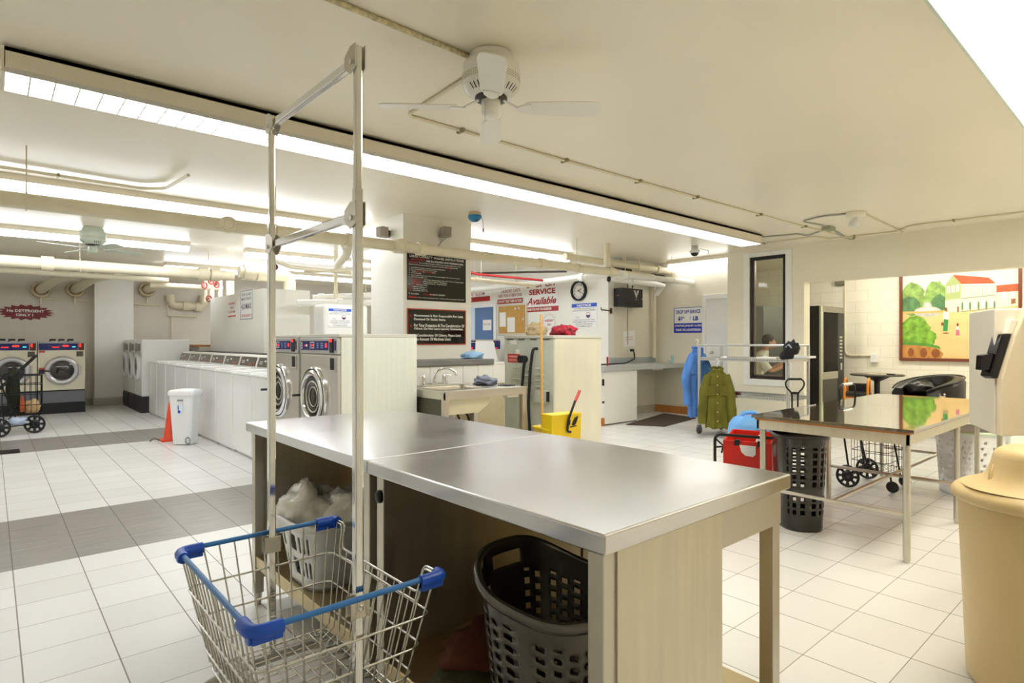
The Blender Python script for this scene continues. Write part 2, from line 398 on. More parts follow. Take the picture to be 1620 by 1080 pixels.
# ------------------------------------------------------------------ lights
HOUS = mat('cream_light_housing', (226, 217, 198), .35)
def louvre_light(name, label, x0, x1, y0, y1, z0=2.61, step=.1, group=None):
    t = thing(name, label, 'ceiling light', ((x0 + x1) / 2, (y0 + y1) / 2, z0)); O = t.location
    b = MB(O).box(x0, x1, y0, y0 + .006, z0 + .025, 2.735).box(x0, x1, y1 - .006, y1, z0 + .025, 2.735).box(x0, x1, y0, y1, 2.715, 2.735)
    b.box(x0 - .012, x0 + .004, y0, y1, z0, 2.735).box(x1 - .004, x1 + .012, y0, y1, z0, 2.735)
    b.box(x0 + .2, x1 - .2, (y0 + y1) / 2 - .05, (y0 + y1) / 2 + .05, 2.735, 2.75)
    b.build('housing', HOUS, t)
    b = MB(O).box(x0 + .02, x1 - .02, y0 + .03, y1 - .03, z0 + .045, z0 + .05); b.build('lamp_strip', LITE, t)
    b = MB(O); n = int((x1 - x0) / step)
    for k in range(1, n): b.box(x0 + k * step - .003, x0 + k * step + .003, y0 + .006, y1 - .006, z0, z0 + .03)
    for k in (0, 1, 2, 3): yy = y0 + .004 + (y1 - y0 - .008) * k / 3; b.box(x0, x1, yy - .003, yy + .003, z0, z0 + .03)
    b.build('louvre', mat('white_louvre', (206, 204, 198), .4), t)
    return t
louvre_light('fluorescent_light', 'long louvred fluorescent fixture crossing the ceiling behind the white fan', .05, 7.8, 3.79, 4.09)
t = thing('fluorescent_light', 'wide ribbed fluorescent fixture in the upper right corner', 'ceiling light', (4.6, .45, 2.61)); O = t.location
MB(O).box(1.9, 7.2, .27, .66, 2.64, 2.75).build('housing', HOUS, t)
b = MB(O)
for k in range(4): b.box(1.92 + k * 1.32, 1.92 + (k + 1) * 1.32 - .012, .275, .655, 2.61, 2.639)
b.build('diffuser', LITEW, t)
b = MB(O).box(1.9, 7.2, .655, .668, 2.6, 2.66).box(1.9, 7.2, .262, .275, 2.6, 2.66)
b.build('edge_rail', mat('pale_green_rail', (206, 222, 208), .3), t)
def batten(label, x0, x1, y, seg=1.22, z=2.62, w=.2, m=LITE2):
    t = thing('fluorescent_light', label, 'ceiling light', ((x0 + x1) / 2, y, z)); O = t.location
    MB(O).box(x0, x1, y - w / 2 - .01, y + w / 2 + .01, z + .07, 2.75).build('housing', HOUS, t)
    n = max(1, round((x1 - x0) / seg)); s = (x1 - x0) / n
    for k in range(n):
        a, c = x0 + k * s + .012, x0 + (k + 1) * s - .012
        R = [[(x, y + w / 2 * math.cos(q), z + .07 - .07 * math.sin(q) ** .7) for q in [PI * i / 10 for i in range(11)]] for x in (a, c)]
        MB(O).loft(R).build('diffuser', m, t)
    return t
batten('row of fluorescent strips running behind the white pillar', -1.2, 7.2, 6.8)
batten('far left fluorescent strip beyond the small ceiling fan', -1.2, 2.2, 9.75)
t = thing('fluorescent_light', 'fluorescent strip over the white door, next to the counter nook', 'ceiling light', (9.22, 5.6, 2.62)); O = t.location
MB(O).box(9.14, 9.3, 4.98, 6.2, 2.68, 2.75).build('housing', HOUS, t)
MB(O).box(9.15, 9.29, 4.99, 6.19, 2.615, 2.68).build('diffuser', mat('nook_glow', (250, 250, 250), .5, emit=3.), t, bevel=.02)
batten('fluorescent strip glimpsed between the pipes beyond the steel washers', 3.0, 6.6, 9.75)
batten('farthest fluorescent strip deep in the room, over the far pipes', 2.4, 6.6, 12.4)
t = thing('fluorescent_light', 'unseen strip light added on the lounge ceiling behind the header', 'ceiling light', (10.7, 1.5, 2.62)); O = t.location  # unseen lamp added to brighten the lounge, kept out of the window's view
MB(O).box(10.6, 10.8, -1.5, 4.3, 2.7, 2.75).build('housing', HOUS, t)
MB(O).box(10.61, 10.79, -1.48, 4.28, 2.63, 2.7).build('diffuser', mat('added_lounge_glow', (255, 250, 236), .5, emit=10.), t)
# ------------------------------------------------------------------ stainless folding tables
def steel_table(y0, y1, label, near):
    x0, x1, zt = .952, 1.822, .90
    t = thing('steel_table', label, 'table', ((x0 + x1) / 2, (y0 + y1) / 2, 0), 0, 'stainless folding tables'); O = t.location
    b = MB(O).box(x0, x1, y0, y1, zt - .045, zt); b.build('tabletop', STEELTOP, t, bevel=.005, seg=3)
    b = MB(O).box(1.45, x1 - .02, y0 + .022, y0 + .03, zt - .15, zt - .045).box(1.45, x1 - .02, y1 - .03, y1 - .022, zt - .15, zt - .045).box(x1 - .028, x1 - .02, y0 + .03, y1 - .03, zt - .15, zt - .045)
    b.build('apron', STEEL, t)
    ml = STEEL
    for (lx, ly) in ((x0 + .045, y0 + .045), (x0 + .045, y1 - .045), (x1 - .045, y0 + .045), (x1 - .045, y1 - .045)):
        b = MB(O).box(lx - .022, lx + .022, ly - .022, ly + .022, .06, zt - .045).cyl((lx, ly, 0), (lx, ly, .06), .016, .02, 12)
        b.build('leg', ml, t, bevel=.003)
    # closed cubby on the front half: end panels, back panel
    b = MB(O).box(x0 + .065, 1.452, y0 + .018, y0 + .03, .12, zt - .045); b.build('end_panel', mat('satin_steel_panel', (216, 208, 188), .38, .75, noisy=.08, nscale=(30, 30, 2), rnoise=.06), t)
    b = MB(O).box(x0 + .065, 1.452, y1 - .03, y1 - .018, .12, zt - .045); b.build('end_panel', mat('satin_steel_panel', (0, 0, 0)), t)
    ym = (y0 + y1) / 2
    b = MB(O).box(1.44, 1.452, y0 + .03, ym - .004, .12, zt - .045).box(1.44, 1.452, ym + .004, y1 - .03, .12, zt - .045).box(1.434, 1.444, ym - .012, ym + .012, .12, zt - .045)
    b.build('back_panel', STEELDK, t)
    b = MB(O).box(x0 + .03, x1 - .03, y0 + .03, y1 - .03, .22, .245).box(x0 + .028, x0 + .034, y0 + .03, y1 - .03, .19, .245)
    b.build('lower_shelf', STEELDK, t, bevel=.003)
    if near:
        MB(O).lathe([(.0, -.012), (.012, -.012), (.02, -.008), (.022, 0), (.012, .004), (.006, .004), (0, .004)], (x0 + .02, y1 - .05, zt - .115), (1, 0, 0), 20).build('foot_plug', BMET, t)
    return t
steel_table(.795, 1.823, 'near stainless folding table with a grey hamper in its cubby', True)
steel_table(1.829, 3.09, 'far stainless folding table, white basket of bags in its cubby, facing the washers', False)

# ------------------------------------------------------------------ wire laundry cart with hanging rack
t = thing('laundry_cart', 'chrome wire laundry cart with blue rim and tall hanging rack', 'laundry cart', (.585, 1.455, 0)); O = t.location
cx0, cx1, cy0, cy1, zr, zb = .37, .80, 1.165, 1.745, .752, .455
bx0, bx1, by0, by1 = .43, .745, 1.235, 1.68   # floor of the basket
zd = .685                                       # lowered lip on the table side
def lerp(a, c, k): return a + (c - a) * k
def side(k, u, s):
    """point on side s at height fraction k (0 floor, 1 rim), u along it"""
    X0, X1, Y0, Y1 = lerp(bx0, cx0, k), lerp(bx1, cx1, k), lerp(by0, cy0, k), lerp(by1, cy1, k); z = lerp(zb, zr, k)
    return {'x0': V(X0, lerp(Y0, Y1, u), z), 'x1': V(X1, lerp(Y0, Y1, u), z), 'y0': V(lerp(X0, X1, u), Y0, z), 'y1': V(lerp(X0, X1, u), Y1, z)}[s]
b = MB(O); wr = .0021
for s, n in (('x0', 15), ('y0', 11), ('y1', 11), ('x1', 14)):
    for i in range(n):
        u = (i + .5) / n
        top = 1. if s != 'x1' or u < .09 or u > .91 else (zd - zb) / (zr - zb)
        b.tube([side(top, u, s), side(.06, u, s), side(0, u, s) + {'x0': V(.03, 0, 0), 'x1': V(-.03, 0, 0), 'y0': V(0, .03, 0), 'y1': V(0, -.03, 0)}[s]], wr, 6)
b.build('basket_uprights', WIRE, t)
b = MB(O)
for k in (.18, .42, .68):
    c = [side(k, 0, 'y0'), side(k, 1, 'y0'), side(k, 1, 'y1'), side(k, 0, 'y1')]
    b.tube([c_ + (c_ - V(.585, 1.455, c_.z)).normalized() * .006 for c_ in c], .0028, 7, True, .03)
k = (zd - zb) / (zr - zb); X = lerp(bx1, cx1, k)
b.tube([V(cx1, cy1 - .012, zr), V(cx1, cy1 - .075, zr), V(X, cy1 - .08, zd), V(X, cy0 + .08, zd), V(cx1, cy0 + .075, zr), V(cx1, cy0 + .012, zr)], .0036, 7, False, .02)
b.tube([V(cx1 - .006, cy1 - .03, zr - .004), V(cx1 - .006, cy1 - .068, zr - .004), V(X - .006, cy1 - .072, zd - .02), V(X - .006, cy0 + .072, zd - .02), V(cx1 - .006, cy0 + .068, zr - .004), V(cx1 - .006, cy0 + .03, zr - .004)], .0028, 7, False, .02)
b.build('basket_hoops', WIRE, t)
b = MB(O)
for i in range(9): x = lerp(bx0, bx1, (i + .5) / 9); b.tube([(x, by0, zb), (x, by1, zb)], wr, 6)
for i in range(11): y = lerp(by0, by1, (i + .5) / 11); b.tube([(bx0, y, zb - .004), (bx1, y, zb - .004)], wr, 6)
b.tube([(bx0, by0, zb), (bx1, by0, zb), (bx1, by1, zb), (bx0, by1, zb)], .003, 7, True, .03)
b.build('basket_floor', WIRE, t)
BL2 = mat('blue_rim_sleeve', (52, 122, 200), .35)
b = MB(O); rr = .0066
b.tube([(cx1 - .03, cy0, zr), (cx0, cy0, zr), (cx0, cy1, zr), (cx1 - .03, cy1, zr)], rr, 10, False, .03)
b.build('rim_rail', BL2, t)
for (x, y, sx, sy) in ((cx0, cy0, 1, 1), (cx0, cy1, 1, -1), (cx1, cy0, -1, 1), (cx1, cy1, -1, -1)):
    b = MB(O); l = .058; h = .014
    b.tube([(x + sx * l, y, zr - .004), (x, y, zr - .004), (x, y + sy * (l if sx > 0 else .022), zr - .004)], .0145, 10, False, .03)
    b.box(min(x, x + sx * l), max(x, x + sx * l), y - .006, y + .006, zr - .026, zr)
    b.box(x - .006, x + .006, min(y, y + sy * .022), max(y, y + sy * .022), zr - .026, zr)
    b.build('corner_cap', BLUE, t, bevel=.002)
# double-post hanging rack
PX = .603; ys_ = (1.198, 1.728)
for y in ys_:
    b = MB(O).box(PX - .008, PX + .008, y - .008, y + .008, .40, 1.945); b.build('rack_post', CHROME, t, bevel=.003)
    b = MB(O).box(PX - .0098, PX + .0098, y - .0098, y + .0098, .42, 1.635); b.build('post_sleeve', CHROME, t, bevel=.003)
for z, tl in ((1.915, 0), (1.575, 0)):
    b = MB(O).box(PX - .008, PX + .008, ys_[0] + .011, ys_[1] - .011, z - .010, z + .010)
    b.build('rack_bar', CHROME, t, bevel=.003)
    for y, d in ((ys_[0], 1), (ys_[1], -1)):
        b = MB(O)
        for sx in (-1, 1):
            Pl = plane((PX + sx * .0115, y, z), (0, 1, 0))
            b.prism([(-.013, -.02), (d * .012, -.03) if d > 0 else (.013, -.02), (.04 * d, -.012), (.04 * d, .014), (.012, .03), (-.013, .03)] if d > 0 else [(-.04, -.012), (-.012, -.03), (.013, -.02), (.013, .03), (-.012, .03), (-.04, .014)], Pl, -.001, .001)
        b.build('rack_bracket', STEEL, t)
        MB(O).cyl((PX - .016, y + d * .005, z - .006), (PX + .016, y + d * .005, z - .006), .006, n=10).build('bolt', CHROME, t)
for y, d in ((ys_[0], -1), (ys_[1], 1)):
    for e in (d, -d):
        MB(O).box(PX - .022, PX + .022, min(y + e * .0105, y + e * .013), max(y + e * .0105, y + e * .013), .70, .745).build('post_clamp', STEEL, t, bevel=.001)
    MB(O).lathe([(0, .006), (.004, .006), (.0065, .003), (.0075, 0)], (PX, y + d * .013, .722), (0, d, 0), 14).build('bolt', CHROME, t)
# under-frame with curved grey side hoops and four casters
GT = mat('grey_powder_tube', (176, 172, 164), .4, .2)
for y in (cy0 + .06, cy1 - .07):
    MB(O).tube([(cx0 + .03, y, .14), (cx0 + .02, y, .40), (cx0 + .10, y, .425), (cx1 - .10, y, .425), (cx1 - .02, y, .40), (cx1 - .03, y, .14)], .012, 10, False, .12, 8).build('side_hoop', GT, t)
b = MB(O)
for x in (cx0 + .03, cx1 - .03): b.tube([(x, cy0 + .06, .15), (x, cy1 - .07, .15)], .011, 10)
b.tube([(cx0 + .03, 1.455, .15), (cx1 - .03, 1.455, .15)], .011, 10)
b.box(.47, .50, cy0 + .05, cy1 - .06, zb - .02, zb - .006).box(.70, .73, cy0 + .05, cy1 - .06, zb - .02, zb - .006)
b.build('under_frame', GT, t)
for x in (cx0 + .03, cx1 - .03):
    for y in (cy0 + .06, cy1 - .07):
        b = MB(O).box(x - .016, x - .012, y - .02, y + .02, .05, .135).box(x + .012, x + .016, y - .02, y + .02, .05, .135).box(x - .016, x + .016, y - .02, y + .02, .125, .14)
        q = b.build('caster_fork', STEEL, t)
        MB(O).lathe([(.02, -.011), (.045, -.011), (.05, -.006), (.05, .006), (.045, .011), (.02, .011)], (x, y, .05), (1, 0, 0), 20).build('caster_wheel', RUBBER, q)
b = MB(O).box(.56, .65, 1.33, 1.37, zb - .012, zb - .002); b.build('blue_clip', BLUE, t, bevel=.003)
# ------------------------------------------------------------------ baskets and clothes in the cubbies
def superring(a, c, z, cx, cy, n, e=3.2, dz=None):
    R = []
    for k in range(n):
        q = 2 * PI * k / n; ca, sa = math.cos(q), math.sin(q)
        x = a * math.copysign(abs(ca) ** (2 / e), ca); y = c * math.copysign(abs(sa) ** (2 / e), sa)
        R.append(V(cx + x, cy + y, z + (dz(q) if dz else 0)))
    return R
def hamper(name, label, loc, rz, a, c, h, m, taper=.82, n=72, rows=40, hole=None, rim=None, group=None, rimm=None, dip=0., e=3.2, wall=.004, mh=None):
    t = thing(name, label, 'hamper', loc, rz, group)
    dz = (lambda q: dip * math.cos(2 * q)) if dip else None
    rings = []
    for i in range(rows + 1):
        k = i / rows; s = taper + (1 - taper) * k
        rings.append(superring(a * s, c * s, h * k, 0, 0, n, e, (lambda q, k=k: dz(q) * k ** 3) if dz else None))
    b = MB().loft(rings, True, False, True, False, hole)
    b.build('basket_body', m, t, solid=wall)
    top = superring(a * 1.01, c * 1.01, h, 0, 0, n, e, dz)
    b = MB()
    pr = rim or [(0, -.022), (.014, -.02), (.018, -.008), (.014, .004), (0, .006), (-.006, 0), (-.004, -.02)]
    R = []
    for j, (o_, z_) in enumerate(pr):
        R.append([p + V(p.x, p.y, 0).normalized() * o_ + V(0, 0, z_) for p in top])
    b.loft(R, False, False, True, True)
    b.build('rim', rimm or m, t)
    return t
GH = mat('metallic_grey_plastic', (104, 101, 94), .2, .6, noisy=.3, nscale=(9, 9, 7))
def hole_a(i, j):
    # two fields of staggered square holes on each long side, one on each end, a hand slot high on each end
    q = j % 60
    if 41 <= i <= 44: return q in (0, 1, 2, 3, 57, 58, 59)
    if not 5 <= i <= 38: return False
    for c0, nc in ((15, 14), (32, 14), (6, 6), (50, 6)):
        c = q - c0
        if 0 <= c < nc and c % 4 in (0, 1): return (i + (c // 4) * 2) % 4 in (0, 1)
    return False
hamper('laundry_hamper', 'glossy dark grey laundry hamper in the near steel table cubby', (1.185, 1.115, .247), PI / 2,   .262, .185, .41, GH, .82, 120, 48, hole_a, dip=.035, e=2.9)
hamper('laundry_basket', 'white plastic laundry basket on the far steel table shelf', (1.195, 2.56, .247), 0, .235, .205, .285, WPLAS, .78, 72, 16,
       lambda i, j: 3 <= i <= 12 and i not in (7, 8) and j % 2 == 0 and (j % 36 <= 6 or j % 36 >= 30), e=4.2)
FILM = mat('translucent_bag_film', (246, 244, 238), .2, noisy=.04, nscale=(9, 9, 9), bump=.6, bscale=22)
def blob(name, label, cat, c, r, m, wob=.5, seed=0., n=28, mm=18, group=None, parts=None):
    """crumpled soft thing"""
    t = MB(c)
    R = []
    for i in range(mm + 1):
        th = PI * (i + .02) / (mm + .04); ring = []
        for k in range(n):
            a = 2 * PI * k / n
            d = V(math.sin(th) * math.cos(a), math.sin(th) * math.sin(a), -math.cos(th))
            f = 1 + wob * (noise.noise(d * 1.7 + V(seed, 0, seed)) * .6 + noise.noise(d * 4.5 + V(0, seed, 0)) * .35 - abs(noise.noise(d * 8 + V(seed, seed, 0))) * .25)
            z = c[2] + r[2] * d.z * f
            ring.append((c[0] + r[0] * d.x * f, c[1] + r[1] * d.y * f, max(z, c[2] - r[2] * .8)))
        R.append(ring)
    t.loft(R)
    o = t.build(name, m); o.location = c
    return tag(o, label, cat, group)
blob('plastic_bag', 'clear plastic bag bulging from the white basket, on its left', 'plastic bag', (1.08, 2.63, .54), (.13, .14, .12), FILM, .55, 3.1)
blob('plastic_bag', 'clear plastic bag in the white basket, next to the cart post', 'plastic bag', (1.22, 2.48, .53), (.13, .13, .11), FILM, .55, 8.4)
blob('folded_clothes', 'rust brown clothes heaped beside the grey hamper in the cubby', 'clothes', (1.2, 1.50, .31), (.15, .13, .075), mat('rust_cloth', (92, 44, 22), .9, noisy=.25, bump=.3, bscale=120), .6, 1.2)
blob('folded_clothes', 'olive green clothes under the rust ones in the table cubby', 'clothes', (1.08, 1.42, .275), (.12, .12, .04), mat('dark_olive_cloth', (62, 60, 26), .9, noisy=.25, bump=.3, bscale=120), .6, 5.2)
# ------------------------------------------------------------------ big stainless front loaders (front faces -x)
FRONT = mat('satin_steel_front', (208, 203, 194), .36, .7)
PALE = mat('pale_side_panel', (226, 228, 214), .4, noisy=.05, nscale=(40, 40, 1.2))
GLASSD = mat('dark_door_glass', (38, 36, 34), .08, spec=.8, noisy=.3, nscale=(7, 7, 7))
def big_washer(label, loc):
    t = thing('stainless_washer', label, 'washing machine', loc, 0, 'large stainless front-load washers')
    W, D, HH = .80, .745, 1.365
    b = MB().box(.02, D, 0, W, .1, HH - .03).box(.03, D - .01, .02, W - .02, 0, .1); b.build('cabinet', PALE, t, bevel=.004)
    MB().box(0, D, -.002, W + .002, HH - .032, HH).build('top_cap', mat('cap_panel', (205, 202, 190), .4), t, bevel=.006)
    P = plane((0, W, 0), (0, -1, 0))
    b = MB().slab(P, .01, W - .01, .1, 1.185, -.02, .004); b.build('front_panel', FRONT, t, bevel=.004)
    b = MB().slab(P, .01, W - .01, 1.195, HH - .034, -.02, .012); c = b.build('console', mat('grey_console_strip', (196, 194, 192), .35, .6), t, bevel=.004)
    b = MB().slab(P, .035, .225, 1.225, 1.305, .012, .015).slab(P, .24, .62, 1.225, 1.305, .012, .015).slab(P, .745, .77, 1.225, 1.305, .012, .015); b.build('control_panel', NAVY, c)
    b = MB()
    for k in range(3): b.rect(P, .05 + .0, .075, 1.235 + k * .022, 1.25 + k * .022, .016)
    for x in (.26, .33):
        b.slab(P, x, x + .006, 1.24, 1.295, .0155, .016)
    b.slab(P, .26, .336, 1.29, 1.296, .0155, .016).slab(P, .26, .336, 1.24, 1.246, .0155, .016).rect(P, .155, .185, 1.255, 1.275, .016)
    b.build('panel_markings', WINK, c)
    b = MB()
    for k in range(3): b.rect(P, .39, .43, 1.243 + k * .018, 1.252 + k * .018, .016); b.rect(P, .47, .525, 1.243 + k * .018, 1.252 + k * .018, .016)
    b.build('panel_lettering', mat('pale_blue_ink', (120, 150, 205), .5), c)
    b = MB().rect(P, .56, .60, 1.25, 1.285, .016).rect(P, .12, .14, 1.258, 1.27, .016).rect(P, .275, .32, 1.258, 1.275, .016); b.build('red_display', GLOWRED, c)
    MB().slab(P, .655, .725, 1.205, 1.325, .012, .022).build('coin_slot', BPLAS, c, bevel=.006)
    MB().slab(P, .668, .712, 1.295, 1.32, .022, .025).build('slot_light', GLOWRED, c)
    b = MB().slab(P, .64, .74, 1.06, 1.16, .0045, .006); b.build('coin_box_door', DARK, t)
    b = MB().slab(P, .625, .645, 1.045, 1.165, .004, .012).slab(P, .735, .752, 1.045, 1.165, .004, .012).slab(P, .645, .735, 1.045, 1.062, .004, .012)
    b.build('coin_box_frame', FRONT, t, bevel=.002)
    cy, cz = .48, .815
    ax = (-1, 0, 0)
    b = MB().lathe([(.262, -.004), (.268, .012), (.255, .03), (.235, .034), (.222, .045), (.20, .05), (.186, .04), (.18, .02), (.18, -.004)], (0, cy, cz), ax, 48, caps=False)
    d = b.build('door', CHROME, t)
    MB().lathe([(.248, .022), (.2485, .034), (.238, .036), (.236, .03)], (0, cy, cz), ax, 48, True).build('door_gasket', RUBBER, d)
    b = MB().lathe([(.182, .028), (.15, .03), (.13, .02), (.08, .012), (.03, .009), (0, .008)], (0, cy, cz), ax, 40, caps=False); b.build('door_glass', GLASSD, d)
    b = MB().torus((-.024, cy, cz), ax, .135, .006, 36, 8).torus((-.018, cy, cz), ax, .085, .005, 30, 8); b.build('drum_rings', STEEL, d)
    b = MB().tube([(-.03, cy + .245, cz), (-.075, cy + .25, cz), (-.078, cy + .30, cz - .004)], [.012, .011, .013], 10); b.build('door_handle', BPLAS, d)
    b = MB().lathe([(.0, .006), (.05, .006), (.06, 0)], (0, cy - .30, cz + .02), ax, 20, sx=.55, sy=1.8); b.build('hinge_cover', FRONT, t)
    return t
w1 = big_washer('nearest stainless front-load washer, its pale side panel toward the steel tables', (2.15, 4.6, 0))
w2 = dup(w1, (2.15, 5.44, 0), 'second stainless front-load washer, between the nearest one and the white top-loaders')
# ------------------------------------------------------------------ row of white top loaders (front faces -x)
def top_loader(label, loc, rz=0):
    t = thing('top_load_washer', label, 'washing machine', loc, rz, 'white top-load washers')
    W, D = .69, .72
    MB().box(.01, D, 0.005, W - .005, .03, .915).box(.04, D - .02, .03, W - .03, 0, .03).build('cabinet', ENAM, t, bevel=.012, seg=3)
    MB().box(0, D, 0, W, .915, .945).build('worktop', ENAM, t, bevel=.01, seg=3)
    MB().box(.035, .47, .07, W - .07, .945, .957).build('lid', ENAM, t, bevel=.006)
    Q = plane((0, W, 0), (1, 0, 0))
    b = MB().prism([(.50, .945), (.545, 1.10), (.57, 1.115), (D, 1.115), (D, .945)], lambda a, c, d=0: V(a, d, c), .0, W)
    c = b.build('console', mat('console_shell', (214, 210, 200), .35), t, bevel=.01)
    n = V(-.155, 0, .045).normalized(); up = V(.045, 0, .155).normalized()
    o_ = V(.503, W, .956)
    P = lambda a, c_, d=0.: o_ + V(0, -1, 0) * a + up * c_ + n * d
    MB().slab(P, .04, W - .04, .012, .135, .002, .006).build('control_panel', mat('taupe_control_panel', (96, 90, 82), .3), c)
    b = MB().rect(P, .10, .22, .05, .058, .007).rect(P, .10, .22, .075, .083, .007).rect(P, .28, .34, .08, .1, .007); b.build('panel_lettering', WINK, c)
    MB().rect(P, .42, .50, .03, .05, .007).rect(P, .55, .6, .04, .06, .007).build('price_display', mat('orange_display', (214, 92, 40), .4), c)
    return t
ords = ['first', 'second', 'third', 'fourth', 'fifth', 'sixth', 'seventh', 'eighth', 'ninth']
edges = [6.26, 6.79, 7.47, 8.16, 8.89, 9.63, 10.36, 11.05, 11.72, 12.4]
tl = None
for k in range(9):
    lab = '%s white top-load washer in the row, counting from the stainless washers' % ords[k]
    loc = (2.14, edges[k], 0)
    o = top_loader(lab, loc) if tl is None else dup(tl, loc, lab)
    tl = tl or o
    o.scale = (1, (edges[k + 1] - edges[k]) / .70, 1)
# three narrow white front loaders at the end of that row
def narrow_washer(label, loc):
    t = thing('narrow_washer', label, 'washing machine', loc, 0, 'narrow white front loaders')
    W, D, HH = .635, .79, 1.335
    MB().box(.01, D, 0, W, .30, HH).build('cabinet', ENAM, t, bevel=.01)
    MB().box(.0, D, 0.01, W - .01, 0, .30).build('base', mat('charcoal_base', (46, 44, 44), .5), t)
    P = plane((.01, W, 0), (0, -1, 0))
    MB().slab(P, .02, W - .02, .05, .26, .01, .02).build('base_grille', mat('dark_grille', (30, 29, 30), .5), t)
    b = MB().slab(P, .02, W - .02, 1.08, 1.30, 0, .012); c = b.build('console', ENAM, t, bevel=.006)
    MB().slab(P, .08, .30, 1.11, 1.27, .012, .016).build('control_panel', mat('taupe_control_panel', (0, 0, 0)), c)
    MB().slab(P, .36, .56, 1.13, 1.25, .012, .016).build('coin_panel', mat('olive_panel', (86, 84, 66), .4), c)
    b = MB().lathe([(.25, 0), (.262, .03), (.24, .055), (.20, .06), (.18, .04), (.175, .0)], (.01, W / 2, .83), (-1, 0, 0), 36, caps=False); d = b.build('door', WPLAS, t)
    MB().lathe([(.18, .035), (.12, .03), (0, .02)], (.01, W / 2, .83), (-1, 0, 0), 30, caps=False).build('door_glass', GLASSD, d)
    return t
nl = ['nearest of the three narrow white front loaders, beside the top-loaders', 'middle one of the three narrow white front loaders', 'farthest narrow white front loader, next to the far pillar']
nw = None
for k in range(3):
    loc = (2.05, 12.52 + .648 * k, 0)
    nw = nw or narrow_washer(nl[k], loc)
    if k: dup(nw, loc, nl[k])
# cream front loaders along the far wall (front faces -y)
def cream_washer(label, loc):
    t = thing('cream_washer', label, 'washing machine', loc, 0, 'cream front loaders on the far wall')
    W, D = .685, .85
    MB().box(0, W, 0, D, .42, 1.30).build('cabinet', CREAMP, t, bevel=.008)
    MB().box(0, W, .0, D, .19, .40).build('grey_plinth', mat('blue_grey_plinth', (112, 113, 122), .35, noisy=.06), t, bevel=.006)
    MB().box(-.003, W + .003, -.012, D, 0, .19).build('black_base', mat('black_base', (12, 12, 13), .5), t)
    MB().box(0.005, W - .005, .01, D, .40, .42).build('shadow_gap', DARK, t)
    P = plane((0, 0, 0), (1, 0, 0))
    MB().slab(P, .0, W, 1.27, 1.30, 0, .012).build('top_strip', mat('grey_top_strip', (170, 168, 168), .4), t)
    c = MB().slab(P, .01, .575, 1.145, 1.265, .0, .012).build('console', NAVY, t)
    MB().rect(P, .35, .44, 1.205, 1.235, .014).rect(P, .20, .30, 1.19, 1.205, .014).build('red_display', GLOWRED, c)
    MB().rect(P, .49, .54, 1.195, 1.21, .014).build('cyan_display', GLOWCY, c)
    MB().slab(P, .585, .67, 1.14, 1.27, 0, .014).build('coin_slot', mat('dark_red_slot', (86, 20, 22), .4), t)
    MB().rect(P, .595, .625, 1.2, 1.26, .016).build('slot_light', GLOWRED, t)
    MB().slab(P, .555, .655, 1.025, 1.12, 0, .006).build('coin_box', mat('olive_panel', (86, 84, 66), .4), t)
    MB().slab(P, .015, .10, 1.10, 1.135, 0, .004).build('red_sticker', mat('red_sticker', (206, 84, 66), .5), t)
    b = MB().slab(P, .01, .11, .72, .83, 0, .003); q = b.build('warning_sticker', mat('dark_sticker', (58, 50, 70), .5), t)
    MB().slab(P, .01, .11, .80, .83, .003, .005).build('sticker_band', mat('red_sticker', (206, 84, 66), .5), q)
    b = MB().lathe([(.255, 0), (.26, .02), (.235, .045), (.205, .05), (.172, .03), (.165, .0)], (.345, 0, .775), (0, -1, 0), 40, caps=False); d = b.build('door', mat('pale_chrome', (208, 208, 212), .2, .6), t)
    MB().lathe([(.175, .03), (.12, .05), (.06, .06), (0, .062)], (.345, 0, .775), (0, -1, 0), 32, caps=False).build('door_glass', GLASSD, d)
    MB().tube([(.10, -.03, .775), (.10, -.07, .775), (.16, -.075, .77)], .012, 8).build('door_latch', BPLAS, d)
    MB().box(.59, .62, -.03, 0, .70, .85).build('hinge', mat('pale_chrome', (0, 0, 0)), t, bevel=.005)
    b = MB()
    for k in range(3): b.tube([(.18 + .13 * k, .14, 1.30), (.18 + .13 * k, .14, 1.33), (.26 + .13 * k, .16, 1.33)], .018, 8)
    b.build('hose_fittings', BPLAS, t)
    return t
cw = cream_washer('right cream front-load washer on the far wall, beside the pillar', (.632, 13.49, 0))
dup(cw, (-.065, 13.49, 0), 'left cream front-load washer on the far wall, half behind the shopping cart')
# row facing away on the far side of the sink: back of a washer with louvres, pale side
t = thing('washer_seen_from_behind', 'washer seen from its grey louvred back, pale side panel, behind the mop bucket', 'washing machine', (4.6, 4.55, 0)); O = t.location
MB(O).box(4.61, 5.385, 4.55, 5.37, .06, 1.335).box(4.65, 5.35, 4.58, 5.34, 0, .06).build('cabinet', mat('cream_side_panel', (222, 216, 194), .4, noisy=.08, nscale=(5, 5, 1.5)), t, bevel=.004)
MB(O).box(4.585, 5.39, 4.545, 5.375, 1.335, 1.368).build('top_cap', mat('cap_panel', (0, 0, 0)), t, bevel=.005)
P = plane((4.61, 5.37, 0), (0, -1, 0))
BACKM = mat('grey_green_back_panel', (206, 210, 196), .42, .1, noisy=.1, nscale=(6, 6, 3))
MB(O).slab(P, .0, .815, .06, 1.33, 0, .012).build('back_panel', BACKM, t)
b = MB(O)
for r in range(6):
    z = .985 - r * .066
    for q in range(3):
        a = .16 + q * .19; zz = z - (.02 if q == 1 else 0)
        b.prism([(0, 0), (.028, .008), (.028, .016), (0, .022)], lambda u, v, d, a=a, zz=zz: P(a + d, zz + v, .012 + u), 0, .13)
b.build('louvres', BACKM, t)
b = MB(O).slab(P, .55, .74, .62, .76, .012, .05).slab(P, .30, .5, .64, .75, .012, .02); b.build('drain_cover', BACKM, t, bevel=.004)
